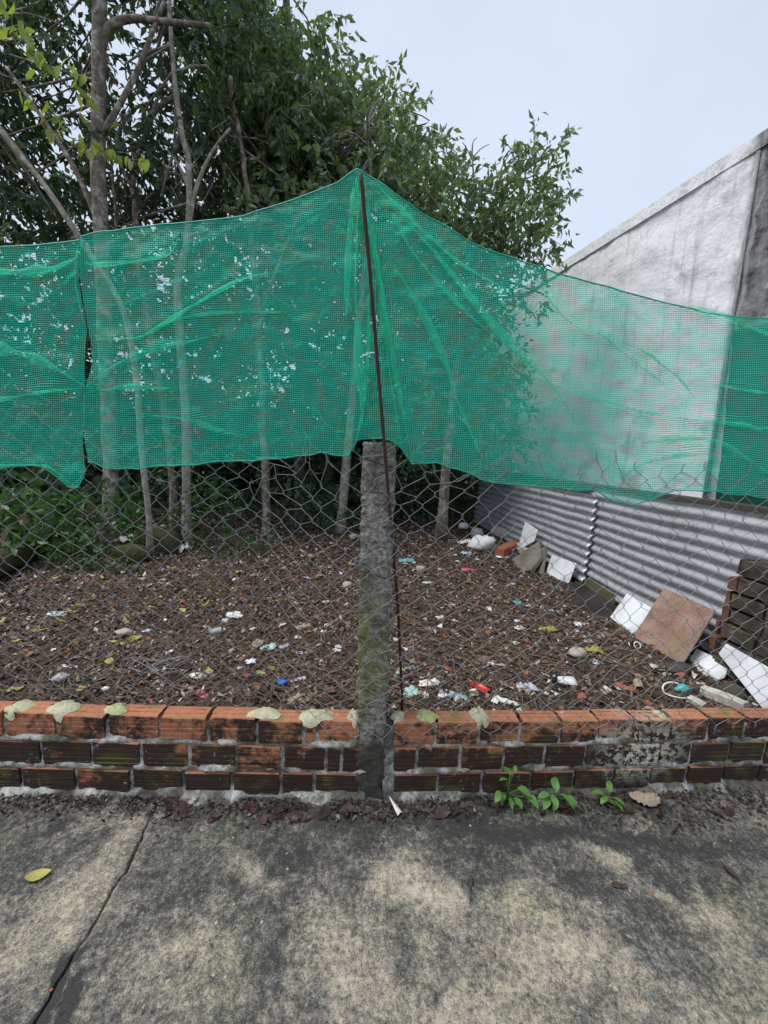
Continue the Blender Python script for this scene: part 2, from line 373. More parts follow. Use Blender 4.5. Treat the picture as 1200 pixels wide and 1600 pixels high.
def mat_brown():
    t = NT('brown_tile'); p = t.pos(); a = t.noise(p, 7, 5, .7); b = t.noise(p, 90, 4, .7); d = t.noise(p, 3, 3)
    c = t.ramp(a, [(.3, (.11, .06, .045)), (.5, (.22, .125, .095)), (.7, (.34, .235, .18))]); c = t.mix(t.mr(b, .45, .65, 0, .6), c, (.36, .27, .22)); c = t.mix(t.mr(d, .5, .7, 0, .5), c, (.2, .15, .06))
    return t.done(t.pbr(c, .55, t.bump(b, .5, .004), spec=.4))
M = dict(
    concrete=mat_concrete(), brick=mat_brick(), mortar=mat_mortar(), lichen=mat_lichen(), post=mat_post(),
    wire=mat_metal('galvanised_wire', (.29, .295, .30), .2, .55, .3), rust=mat_metal('rusty_steel', (.055, .026, .02), .8, .8, .1),
    sheet=mat_sheet(), plaster=mat_plaster(), soil=mat_soil(), litter=mat_litter(), litter_dark=mat_litter_dark(),
    leaf_dark=mat_leaf('leaf_dark_green', [(0, (.05, .08, .052)), (.5, (.074, .122, .07)), (.9, (.105, .155, .08)), (1, (.18, .22, .1))], .36),
    leaf_mid=mat_leaf('leaf_mid_green', [(0, (.115, .165, .10)), (.5, (.165, .235, .135)), (.85, (.22, .29, .15)), (1, (.36, .38, .14))], .36),
    leaf_bush=mat_leaf('leaf_bush_green', [(0, (.04, .095, .034)), (.6, (.062, .145, .05)), (1, (.12, .22, .07))]),
    leaf_weed=mat_leaf('leaf_weed_green', [(0, (.10, .27, .06)), (1, (.17, .36, .09))], .45, .35),
    leaf_yellow=mat_leaf('leaf_yellowing', [(0, (.42, .46, .12)), (.5, (.36, .45, .14)), (1, (.5, .47, .12))], .5, .4),
    fallen=mat_leaf('fallen_leaf_yellow', [(0, (.50, .47, .10)), (.5, (.46, .40, .13)), (1, (.42, .47, .07))], .6, .15),
    dead=mat_leaf('dead_leaf_brown', [(0, (.05, .022, .016)), (.4, (.085, .04, .03)), (.8, (.03, .02, .018)), (1, (.22, .10, .05))], .55, .05),
    bark=mat_bark('bark_brown', (.07, .055, .043), (.25, .21, .165), .7), bark_pale=mat_bark('bark_pale', (.13, .115, .09), (.40, .37, .31), .8),
    bark_dark=mat_bark('bark_dark', (.03, .027, .022), (.10, .085, .07), .2),
    net=mat_net('green_net', (.085, .92, .63), .36, .21, .58), net_dense=mat_net('green_net_dense', (.008, .30, .20), .8, .6, .2),
    tile_white=plain('white_tile', (.74, .76, .80), .35, .2, 10, .08, .5, .38), tile_brown=mat_brown(),
    stone=plain('mossy_stone', (.20, .185, .15), .9, .7, 9, .9, .2, .6), moss=plain('moss_stone', (.075, .078, .04), .95, .7, 14, 1, .15, .5),
    concrete_chunk=plain('concrete_chunk', (.42, .40, .34), .9, .5, 16, .8, .2, .45), dark_stone=plain('dark_stone', (.075, .07, .06), .9, .6, 20, .9, .2, .4),
    black=plain('black_board', (.022, .02, .02), .7, .4, 18, .6, .35, .35), white=plain('white_plastic', (.75, .76, .76), .45, .12, 20, .3, .4, .25),
    paper=plain('paper_white', (.70, .70, .66), .8, .25, 30, .4, .2, .3), tan=plain('tan_paper', (.38, .30, .22), .8, .4, 30, .5, .2, .4),
    grey=plain('grey_plastic', (.40, .40, .42), .6, .3, 25, .4, .3, .4), lav=plain('lavender_film', (.50, .51, .60), .35, .35, 22, .4, .5, .3),
    paleblue=plain('pale_blue_cloth', (.44, .56, .66), .8, .3, 30, .4, .2, .3), mint=plain('mint_cloth', (.42, .60, .55), .75, .4, 25, .5, .25, .4),
    teal=plain('teal_film', (.10, .42, .45), .4, .35, 25, .4, .5, .3), red=plain('red_plastic', (.52, .035, .03), .35, .2, 15, .15, .5, .15),
    blue=plain('blue_plastic', (.02, .13, .50), .45, .3, 30, .4, .5, .15), pink=plain('pink_wrapper', (.55, .12, .17), .5, .3, 30, .4, .4, .25),
    clay=plain('clay_shard', (.34, .12, .07), .85, .4, 25, .6, .2, .35), foam=plain('foam_block', (.60, .57, .50), .85, .45, 18, .7, .2, .4),
    yellowmoss=plain('yellow_moss', (.36, .33, .08), .95, .5, 60, 1, .1, .3), wood=plain('dead_twig', (.20, .15, .105), .85, .5, 40, .5, .2, .3),
    panel_dark=plain('dark_green_sheet', (.012, .075, .06), .7, .4, 6, .5, .3, .2), shed=plain('shed_board', (.035, .033, .03), .9, .5, 5, .6, .2, .3))

# ------------------------------------------------------------------ site measures
PX, PY = 0.0, 1.334                                  # foot of the concrete post, front face
NL = np.array([-.031, 1, 0]); NR = np.array([-.105, 1, 0])
def face_y(x): return PY + np.where(np.asarray(x) < PX, .031, .105) * (np.asarray(x) - PX)
def base_z(x): return np.where(np.asarray(x) < PX, -.023, -.036) * np.asarray(x)
def gz(x, y):                                        # soil level of the lot
    x = np.asarray(x, float); y = np.asarray(y, float)
    return .09 - .012 * x + .035 * fbm(x * .8, y * .8, 0, 3, 4) + .012 * fbm(x * 5, y * 5, 0, 9, 3)
def on_soil(px, py):
    z = .09
    for _ in range(6):
        p = at_z(px, py, z); z = float(gz(p[0], p[1]))
    p[2] = z; return p

# ------------------------------------------------------------------ ground: lot soil, alley slabs
def grid_sheet(name, xs, ys, zf, mat, ymin=None):
    X, Y = np.meshgrid(xs, ys); Y = np.maximum(Y, ymin(X)) if ymin else Y; Z = zf(X, Y); nx, ny = len(xs), len(ys)
    v = np.stack([X, Y, Z], -1).reshape(-1, 3); i = np.arange(nx * ny).reshape(ny, nx)
    q = np.stack([i[:-1, :-1], i[:-1, 1:], i[1:, 1:], i[1:, :-1]], -1).reshape(-1, 4)
    return np_mesh(name, v, q, mat, smooth=True)
xs = np.concatenate([np.linspace(-60, -6, 28)[:-1], np.linspace(-6, 5, 300), np.linspace(5, 60, 28)[1:]])
ys = np.concatenate([np.linspace(1.2, 8, 240), np.linspace(8, 80, 36)[1:]])
soil = structure(grid_sheet('lot_soil', xs, ys, gz, M['soil'], lambda x: face_y(x) + .06))

crack = [(245, 1262), (236, 1285), (215, 1330), (196, 1372), (178, 1395), (160, 1430), (140, 1462), (116, 1500), (100, 1530), (72, 1580), (50, 1620), (-40, 1760)]
def alley_z(x, y): return -.030 * np.asarray(x) - .005 * np.sqrt(np.asarray(x) ** 2 + .04) + .003 * fbm(np.asarray(x) * 2, np.asarray(y) * 2, 0, 41, 3)
cp = np.array([at_z(a, b, 0)[:2] for a, b in crack]); cp = cp[np.argsort(cp[:, 1])]
cyy = np.linspace(cp[0, 1], cp[-1, 1], 160); cxx = np.interp(cyy, cp[:, 1], cp[:, 0]) + .004 * fbm(cyy * 30, 0 * cyy, 0, 5, 3)
def crack_x(y): return np.interp(y, cyy, cxx)
ysl = np.concatenate([np.linspace(-60, -.5, 20)[:-1], np.linspace(-.5, .45, 30)[:-1], np.linspace(.45, 1.60, 230)])
def slab(name, side):
    u = np.concatenate([np.linspace(0, .004, 3), np.linspace(.01, 2.2, 110), np.linspace(2.5, 60, 16)])
    gap = .0035
    Y, Un = np.meshgrid(ysl, u, indexing='ij')
    cx = crack_x(Y) if True else 0
    gapv = gap + .003 * np.clip(fbm(Y * 18, 0 * Y, 0, 8, 3), 0, 1)
    X = cx + side * (gapv + Un)
    Z = alley_z(X, Y) - .004 * np.exp(-Un / .006)
    yy = np.minimum(Y, face_y(X) + .05)
    n0, n1 = Y.shape
    v = np.stack([X, yy, Z], -1).reshape(-1, 3)
    lip = np.stack([X[:, 0], yy[:, 0], Z[:, 0] - .05], -1)
    i = np.arange(n0 * n1).reshape(n0, n1); L = n0 * n1 + np.arange(n0)
    q = np.stack([i[:-1, :-1], i[:-1, 1:], i[1:, 1:], i[1:, :-1]], -1).reshape(-1, 4)
    ql = np.stack([L[:-1], i[:-1, 0], i[1:, 0], L[1:]], -1)
    q = np.concatenate([q, ql])
    if side < 0: q = q[:, ::-1]
    return structure(np_mesh(name, np.concatenate([v, lip]), q, M['concrete'], smooth=True))
slab('alley_pavement', 1); slab('alley_pavement', -1)
structure(grid_sheet('subsoil', np.linspace(-62, 62, 12), np.linspace(-62, 1.7, 8), lambda x, y: -.06 - .03 * x, M['dark_stone']))

# ------------------------------------------------------------------ low brick walls
def brick_mesh(ngroove, seed, L=.172, H=.101, D=.072):
    r = np.random.default_rng(seed); prof = []
    prof.append((0.004, 0)); 
    step = H / ngroove; gd = .004 if ngroove > 6 else .002
    for i in range(ngroove):
        z0, z1 = i * step, (i + 1) * step
        if i: prof.append((0.0, z0 + step * .16))
        prof.append((0.0, z1 - step * .16))
        if i < ngroove - 1: prof.append((gd, z1))
    prof += [(.004, H), (D * .36, H), (D * .38, H - .002), (D * .40, H), (D * .68, H), (D * .70, H - .002), (D * .72, H), (D, H - .003), (D, 0)]
    n = len(prof); v = []
    for s, xx in enumerate((-L / 2, L / 2)):
        for (y, z) in prof:
            e = .003 if z in (0, H) else 0
            v.append((xx + r.uniform(-.002, .002), y + r.uniform(-.0008, .0008), z + r.uniform(-.0008, .0008)))
    f = [(i, (i + 1) % n, n + (i + 1) % n, n + i) for i in range(n)]
    f = [tuple(reversed(q)) for q in f]
    f += [tuple(range(n)), tuple(range(2 * n - 1, n - 1, -1))]
    me = bpy.data.meshes.new('brick'); me.from_pydata(v, [], f); me.materials.append(M['brick']); me.update()
    return me
BR = {g: [brick_mesh(g, s + g * 10) for s in range(3)] for g in (5, 9)}
COURSE = .1165
def build_wall(side, xs_courses, label, zlift, top_slope):
    root = thing('brick_wall', label, 'wall', (PX, PY, 0))
    ang = math.atan(.031 if side < 0 else .105)
    for ci, (edges) in enumerate(xs_courses):
        for k in range(len(edges) - 1):
            a, b = edges[k], edges[k + 1]; xc = (a + b) / 2; L = b - a - .013 - random.uniform(0, .006)
            me = random.choice(BR[9 if ci == 0 else 5])
            o = bpy.data.objects.new('brick', me); COL.objects.link(o)
            o.scale = (L / .172, 1, random.uniform(.97, 1.03))
            z = zlift + float(base_z(xc)) * top_slope + ci * COURSE
            o.location = (xc, float(face_y(xc)) + random.uniform(-.004, .005), z)
            o.rotation_euler = (random.uniform(-.015, .015), -math.atan(-.024 if side < 0 else -.036) * 1 + random.uniform(-.012, .012), ang + random.uniform(-.012, .012))
            o.rotation_euler.y = -math.atan(-.024 if side < 0 else -.04) + random.uniform(-.012, .012)
            set_parent(o, root)
    # mortar core, rough, behind and between the bricks
    x0, x1 = (-3.3, PX - .045) if side < 0 else (PX + .022, 3.6)
    n = int((x1 - x0) / .012); zz = np.linspace(-.08, 2 * COURSE + .075, 34); xx = np.linspace(x0, x1, n)
    X, Z = np.meshgrid(xx, zz)
    ph = (Z / COURSE) % 1.0
    joint = np.exp(-((np.minimum(ph, 1 - ph)) / .11) ** 2)
    bulge = .010 + .0 * X - .021 * joint * np.clip(.4 + 1.0 * fbm(X * 14, Z * 14, 0, 21, 4), 0, 1.2) + .003 * fbm(X * 40, Z * 40, 0, 4, 2)
    foot = np.clip((.035 - Z) / .05, 0, 1)
    bulge = bulge - foot * (.012 + .030 * np.clip(.5 + fbm(X * 7, Z * 5, 0, 33, 4), 0, 1.3))
    Y = face_y(X) + bulge; ZZ = Z + zlift + base_z(X) * top_slope
    v = np.stack([X, Y, ZZ], -1).reshape(-1, 3); i = np.arange(X.size).reshape(X.shape)
    q = np.stack([i[:-1, :-1], i[:-1, 1:], i[1:, 1:], i[1:, :-1]], -1).reshape(-1, 4)
    back = np.stack([xx, face_y(xx) + .068, ZZ[-1]], -1); bb = np.stack([xx, face_y(xx) + .068, ZZ[0]], -1)
    nb = X.size; B = nb + np.arange(n); Bb = nb + n + np.arange(n)
    q2 = np.stack([i[-1, :-1], i[-1, 1:], B[1:], B[:-1]], -1); q3 = np.stack([B[:-1], B[1:], Bb[1:], Bb[:-1]], -1)
    np_mesh('mortar', np.concatenate([v, back, bb]), np.concatenate([q, q2, q3]), M['mortar'], parent=root)
    return root
def edges_from_px(py, pxs, n):
    return [float(on_plane(p, py, (PX, PY, 0), n)[0]) for p in pxs]
def extend(e, left, right):
    e = sorted(e); p = .19
    while e[0] > left: e.insert(0, e[0] - p)
    while e[-1] < right: e.append(e[-1] + p)
    return e
Lc = [extend(edges_from_px(1225, [-50, 34, 119, 204, 286, 362, 438, 490, 562], NL), -3.1, -9),
      extend(edges_from_px(1180, [-10, 63, 142, 220, 294, 369, 440, 509, 533, 562], NL), -3.1, -9),
      extend(edges_from_px(1130, [4, 86, 165, 248, 324, 400, 474, 495, 562], NL), -3.1, -9)]
Rc = [extend(edges_from_px(1222, [613, 683, 752, 828, 895, 956, 1013, 1071, 1128, 1182], NR), 9, 3.4),
      extend(edges_from_px(1180, [613, 651, 719, 787, 851, 914, 973, 1030, 1079, 1139, 1194], NR), 9, 3.4),
      extend(edges_from_px(1135, [613, 681, 749, 813, 876, 935, 992, 1049, 1108, 1166], NR), 9, 3.4)]
wall_l = build_wall(-1, Lc, 'low mouldy red brick wall between the concrete post and the slab crack side', .003, 1.0)
wall_r = build_wall(1, Rc, 'low red brick wall with white splash, running to the corrugated metal side', .003, 1.15)
# lumps of lichen covered mortar on the top course
def lump(px, py, rx, ry, h, side, drip=0.0):
    n = NL if side < 0 else NR; root = wall_l if side < 0 else wall_r
    x = float(on_plane(px, py + 12, (PX, PY, 0), n)[0]); y = float(face_y(x)) + .036
    zt = .003 + float(base_z(x)) * (1.0 if side < 0 else 1.15) + 2 * COURSE + .101
    k, m = 22, 7; v = [(x, y, zt + h)]; f = []
    for j in range(1, m):
        for i in range(k):
            a = 2 * math.pi * i / k; rr = j / (m - 1)
            wob = 1 + .28 * float(fbm(math.cos(a) * 2 + px, math.sin(a) * 2, 0, 3, 3))
            xx = x + rx * rr * wob * math.cos(a); yy = y + ry * rr * wob * math.sin(a)
            zz = zt + 1.5 * h * (1 - rr ** 2.2) * (1 + .3 * float(vnoise(xx * 90, yy * 90))) - .002
            if yy < face_y(xx): zz -= (float(face_y(xx)) - yy) * 2.5; yy = float(face_y(xx)) - .004
            v.append((xx, yy, zz))
    for i in range(k): f.append((0, 1 + i, 1 + (i + 1) % k))
    for j in range(m - 2):
        for i in range(k):
            a, b = 1 + j * k + i, 1 + j * k + (i + 1) % k
            f.append((a, a + k, b + k, b))
    mb = MB(); mb.add(v, f); mb.build('mortar_lump', M['lichen'], root, True, (x, y, zt))
for a in [(18, 1107, .05, .04, .012, -1), (84, 1103, .05, .042, .014, -1), (172, 1105, .045, .035, .014, -1), (407, 1113, .062, .036, .012, -1), (490, 1117, .066, .036, .013, -1), (553, 1115, .03, .04, .014, -1),
          (622, 1108, .028, .035, .012, 1), (670, 1108, .045, .036, .013, 1), (752, 1112, .04, .05, .016, 1), (1040, 1118, .02, .03, .008, 1)]:
    lump(*a)

# ------------------------------------------------------------------ concrete post and rod
def build_post():
    root = thing('concrete_post', 'square weathered concrete post with moss standing between two brick walls', 'post', (PX - .02, PY + .05, 0))
    zz = np.linspace(-.08, 1.405, 150); mb = []; k = 24
    per = []
    for i in range(k):
        s = i / k * 4; side = int(s); fr = s - side
        c = [(-1, -1), (1, -1), (1, 1), (-1, 1), (-1, -1)]
        per.append((c[side][0] * (1 - fr) + c[side + 1][0] * fr, c[side][1] * (1 - fr) + c[side + 1][1] * fr))
    per = np.array(per); vs = []
    for z in zz:
        hw = .0525 + .004 * math.exp(-((z - .9) / .5) ** 2); cx = -.026 + .008 * (z / 1.4) - .004
        rnd = np.where(np.abs(per).min(1) > .85, .94, 1.0)
        x = cx + per[:, 0] * hw * rnd; y = PY + .054 + per[:, 1] * .055 * rnd
        nse = .008 * fbm(per[:, 0] * 5, z * 45 + 0 * per[:, 0], per[:, 1] * 3, 12, 4)
        x = x + per[:, 0] * nse; y = y + per[:, 1] * nse
        topf = max(0, (z - 1.385) / .02) * .006
        vs.append(np.stack([x * 1, y, np.full(k, z) - topf + (0.004 * vnoise(x * 60, y * 60) if z > 1.4 else 0)], -1))
    v = np.concatenate(vs); i = np.arange(len(zz) * k).reshape(len(zz), k); j = np.roll(i, -1, 1)
    q = np.stack([i[:-1], j[:-1], j[1:], i[1:]], -1).reshape(-1, 4)
    o = np_mesh('shaft', v, q, M['post'], parent=root)
    top = MB(); top.add([*vs[-1], vs[-1].mean(0)], [(a, (a + 1) % k, k) for a in range(k)]); top.build('top_face', M['post'], root)
    for zt in (.93, 1.33):
        tie = MB(); pts = []
        for a in np.linspace(0, 2 * math.pi, 25):
            c, s = math.cos(a), math.sin(a); m_ = max(abs(c), abs(s))
            pts.append((-.026 + .062 * c / m_, PY + .054 + .062 * s / m_, zt + .012 * math.sin(a * 2)))
        tie.tube(pts, .0016, 4, False); tie.build('tie_wire', M['rust'], root)
build_post()
rod_p = [np.array(p) for p in (at_depth(629, 1104, 1.475), at_depth(622, 950, 1.425), at_depth(601, 700, 1.272), at_depth(580, 450, 1.20), at_depth(564, 272, 1.158))]
mb = MB(); ts = np.linspace(0, 4, 60); pr = np.stack([np.interp(ts, range(5), [p[i] for p in rod_p]) for i in range(3)], 1)
pr[0, 2] = .05; mb.tube(pr, [.0052 + .0006 * (i % 2) for i in range(60)], 8)
tag(mb.build('steel_rod', M['rust'], None, True, pr[0]), 'thin rusty steel rod leaning beside the concrete post and holding up the green net', 'rod')

# ------------------------------------------------------------------ chain link fences
W2, HZ = .044, .0425
def fence_off(x, z):
    return np.where(x < 0, -.034 + .175 * np.clip((-x - .1) / .35, 0, 1) ** 1.5, -.040) 
def fence_pt(x, z, dy):
    amp = .012 + .030 * np.clip((z - 1.0) / .4, 0, 1) * np.exp(-(x / 1.1) ** 2)
    dx = amp * fbm(x * 5, z * 5, 0, 61, 3) * 1.6; dz = amp * fbm(x * 5 + 9, z * 5, 0, 67, 3) * 1.6
    shear = np.where(x < -.3, (-x - .3) * .10 * (1.1 - z) * 1.2, 0)
    x = x + dx + shear; z = z + dz - .02 * x
    return np.stack([x, face_y(x) + fence_off(x, z) + dy + .014 * fbm(x * 1.7, z * 1.7, 0, 71, 2), z], -1)
def build_fence(side, label):
    root = thing('chain_link_fence', label, 'fence', (PX + side * .9, PY - .03 if side > 0 else PY + .14, .3))
    k0, k1 = (-52, 0) if side < 0 else (0, 62)
    for k in range(k0, k1):
        xL, xR = k * W2, (k + 1) * W2
        zb = .29 if side > 0 else (.30 if xL > -.25 else .16)
        zt = (1.385 if xL > -1.2 else 1.52) if side < 0 else 1.39 - .03 * xL
        j0, j1 = int(round(zb / HZ)), int(round(zt / HZ))
        xs_, zs_, ds_ = [], [], []
        for j in range(j0, j1 + 1):
            right = (j + k) % 2 == 0
            xb = xR + .0035 if right else xL - .0035; sgn = 1 if right else -1
            if j == j0: xs_ += [xb - sgn * .003]; zs_ += [j * HZ - .024]; ds_ += [0]
            for dzf, dxf, dd in ((-.16, .0055, .0022), (-.06, .001, .0026), (.06, .001, -.0026), (.16, .0055, -.0022)):
                xs_.append(xb - sgn * dxf); zs_.append((j + dzf) * HZ); ds_.append(dd * sgn)
            if j == j1 and side > 0: xs_ += [xb - sgn * .004, xb + .006]; zs_ += [j * HZ + .016, j * HZ + .028]; ds_ += [0, .003]
        pts = fence_pt(np.array(xs_), np.array(zs_), np.array(ds_))
        mb = MB(); mb.tube(pts, .00105, 5); mb.build('wire', M['wire'], root, True)
    return root
build_fence(-1, 'galvanised chain link fence behind the brick wall, in front of the tree trunks')
build_fence(1, 'galvanised chain link fence hanging over the brick wall, in front of the corrugated metal')

# ------------------------------------------------------------------ green nets
def poly_interp(pts, x):
    a = np.array(pts, float); return np.interp(x, a[:, 0], a[:, 1])
def seg_dist(X, Y, pts):
    best = np.full(X.shape, 1e9); sg = np.zeros(X.shape); tx = np.zeros(X.shape); ty = np.zeros(X.shape); along = np.zeros(X.shape)
    a = np.array(pts, float); L = np.concatenate([[0], np.cumsum(np.hypot(*np.diff(a, axis=0).T))])
    for i in range(len(a) - 1):
        d = a[i + 1] - a[i]; l2 = d @ d; t = ((X - a[i, 0]) * d[0] + (Y - a[i, 1]) * d[1]) / l2
        tcl = np.clip(t, 0, 1); dx = X - (a[i, 0] + tcl * d[0]); dy = Y - (a[i, 1] + tcl * d[1]); ds = np.hypot(dx, dy)
        s = np.sign(d[0] * (Y - a[i, 1]) - d[1] * (X - a[i, 0])); m = ds < best
        best = np.where(m, ds, best); sg = np.where(m, s, sg); nrm = np.hypot(*d)
        tx = np.where(m, -d[1] / nrm, tx); ty = np.where(m, d[0] / nrm, ty); along = np.where(m, (L[i] + tcl * nrm) / L[-1], along)
    return best * sg, tx, ty, along
def smooth_path(p, n=40):
    t_ = np.linspace(0, len(p) - 1, n); i = np.clip(t_.astype(int), 0, len(p) - 2); f = (t_ - i)[:, None]
    P0 = p[np.maximum(i - 1, 0)]; P1 = p[i]; P2 = p[i + 1]; P3 = p[np.minimum(i + 2, len(p) - 1)]
    return .5 * (2 * P1 + (P2 - P0) * f + (2 * P0 - 5 * P1 + 4 * P2 - P3) * f ** 2 + (3 * P1 - P0 - 3 * P2 + P3) * f ** 3)
def build_net(name, xl, xr, top, bot, left, right, folds, mat, offs, label, seed, step=2.0):
    nu = int((xr - xl) / step); 
    nv = 200; v = np.linspace(0, 1, nv)[:, None]; u = np.linspace(0, 1, nu)[None, :]
    def edge(e, y_):
        a = np.array(sorted(e, key=lambda p: p[1]), float); return np.interp(y_, a[:, 1], a[:, 0])
    ylm = lambda e, vv: np.interp(vv, [0, 1], [max(p[1] for p in e), min(p[1] for p in e)])
    xL = edge(left, ylm(left, v)) if left else np.full(v.shape, float(xl)); xR = edge(right, ylm(right, v)) if right else np.full(v.shape, float(xr))
    X = xL + u * (xR - xL); Yt = poly_interp(top, X); Yb = poly_interp(bot, X)
    Yb = Yb + 2.0 * vnoise(X / 18, 0 * X, 0, seed); Yt = Yt + 1.2 * vnoise(X / 25, 0 * X, 0, seed + 1)
    Y = Yb + (Yt - Yb) * v
    UVx, UVy = X.copy(), Y.copy()
    D = np.zeros_like(X)
    dX = np.zeros_like(X); dY = np.zeros_like(X)
    for (pts, wd, am, dep) in folds:
        am = .55; dep = dep * .8; wd *= 1.4
        d, tx, ty, al = seg_dist(X, Y, pts)
        taper = np.clip(np.minimum(al / .12, (1 - al) / .2), 0, 1) * (.75 + .35 * vnoise(al * 7, 0 * al, 0, seed + 5))
        q = d / wd; g = q * np.exp(-q * q)
        dX -= am * wd * g * tx * taper; dY -= am * wd * g * ty * taper
        D += dep * g * 1.2 * taper - dep * .6 * np.exp(-(q / 2.2) ** 2) * taper
    # broad slack
    D += .012 * fbm(X / 90, Y / 60, 0, seed + 11, 3) + .004 * fbm(X / 22, Y / 14, 0, seed + 13, 3)
    # crumples: fine in-plane wander so the weave is never straight
    dX += 4 * fbm(X / 110, Y / 90, 0, seed + 21, 2); inner = np.clip(np.minimum(v, 1 - v) / .06, 0, 1)
    dY = (dY + 4 * fbm(X / 140, Y / 80, 0, seed + 31, 2)) * (.25 + .75 * inner)
    apex = np.exp(-((X - 565) / 150.0) ** 2) * np.clip((700 - Y) / 430, 0, 1)
    off = offs - .098 * apex + D
    Xp, Yp = X + dX, Y + dY
    d = F0[None, None] + CR * ((Xp - 600) / 600.0)[..., None] - CU * ((Yp - 800) / 600.0)[..., None]
    out = None
    for n in (NL, NR):
        num = (np.array([PX, PY, 0]) - CP) @ n + off * np.linalg.norm(n); p = CP + d * (num / (d @ n))[..., None]
        if out is None: out = p
        else: out = np.where((p[..., 0] > PX)[..., None] & (out[..., 0] > PX - .02)[..., None], p, out)
    cell = 2.9
    uv = np.stack([UVx / cell, UVy / cell], -1).reshape(-1, 2)
    i = np.arange(nv * nu).reshape(nv, nu)
    qd = np.stack([i[:-1, :-1], i[:-1, 1:], i[1:, 1:], i[1:, :-1]], -1).reshape(-1, 4)
    root = thing(name, label, 'net', (float(out[0].mean(0)[0]), float(out[0].mean(0)[1]), float(out[0, :, 2].min())))
    np_mesh('mesh_fabric', out.reshape(-1, 3), qd, mat, parent=root, smooth=True, uv=uv)
    # doubled-over folds lying on the fabric
    def lift(px_, py_, o_):
        dd = F0 + CR * (px_ - 600) / 600.0 - CU * (py_ - 800) / 600.0; best = None
        for n in (NL, NR):
            p = CP + dd * (((np.array([PX, PY, 0]) - CP) @ n + o_) / (dd @ n))
            if best is None or (p[0] > PX and best[0] > PX - .02): best = p
        return best
    for fi, (pts, wd, am, dep) in enumerate(folds):
        if am < 1.45: continue
        a = smooth_path(np.array([(x_, y_, 0) for x_, y_ in pts], float), 46)[:, :2]; tg = np.gradient(a, axis=0); tg /= np.linalg.norm(tg, axis=1)[:, None]; nm_ = np.stack([-tg[:, 1], tg[:, 0]], 1)
        al = np.linspace(0, 1, 46); wpx = wd * (.30 + .30 * am * .6) * np.clip(np.minimum(al / .2, (1 - al) / .45), .03, 1) ** 1.2 * (.75 + .6 * vnoise(al * 6 + fi * 3, 0 * al, 0, seed + fi))
        wpx = np.maximum(wpx, .5); rows_ = []; uvs = []; ln = np.concatenate([[0], np.cumsum(np.linalg.norm(np.diff(a, axis=0), axis=1))])
        for i in range(46):
            iu = int(np.argmin(np.abs(X[nv // 2] - a[i, 0]))); iv = int(np.argmin(np.abs(Y[:, iu] - a[i, 1]))); o0 = float(off[iv, iu])
            for (e, dz_) in ((-1, 0), (-.55, -.007), (0, -.009), (.55, -.007), (1, 0), (.5, -.0025), (0, -.003), (-.5, -.0025)):
                q_ = a[i] + nm_[i] * e * wpx[i]; rows_.append(lift(q_[0], q_[1], o0 - .004 + dz_)); uvs.append((ln[i] / 2.9, e * wpx[i] / 2.6))
        ii = np.arange(46 * 8).reshape(46, 8); jj = np.roll(ii, -1, 1); qf = np.stack([ii[:-1], jj[:-1], jj[1:], ii[1:]], -1).reshape(-1, 4)
        np_mesh('fold', np.array(rows_), qf, mat, parent=root, smooth=True, uv=np.array(uvs))
    for nm, row in (('lower_hem', 0), ('upper_hem', nv - 1)):
        mb = MB(); mb.tube(out[row, ::4], .0022, 4); mb.build(nm, M['net_cord'], root)
    return root
tcord = NT('green_cord'); M['net_cord'] = tcord.done(tcord.pbr((.02, .36, .26), .6))
topB = [(120, 371), (160, 361), (220, 355), (270, 350), (380, 338), (460, 312), (530, 285), (555, 268), (563, 263), (572, 270), (600, 288), (660, 335), (740, 380), (830, 412), (870, 425), (940, 445), (1040, 472), (1120, 490), (1200, 498), (1450, 520), (1800, 540)]
botB = [(120, 722), (138, 722), (180, 732), (270, 727), (350, 722), (430, 718), (500, 708), (545, 712), (554, 690), (568, 686), (600, 685), (612, 687), (628, 700), (645, 724), (660, 722), (690, 724), (720, 735), (750, 748), (771, 752), (850, 762), (930, 768), (955, 782), (985, 791), (1005, 782), (1050, 765), (1120, 768), (1200, 778), (1450, 800), (1800, 830)]
leftB = [(128, 370), (127, 430), (136, 490), (145, 540), (143, 570), (134, 602), (131, 680), (136, 722)]
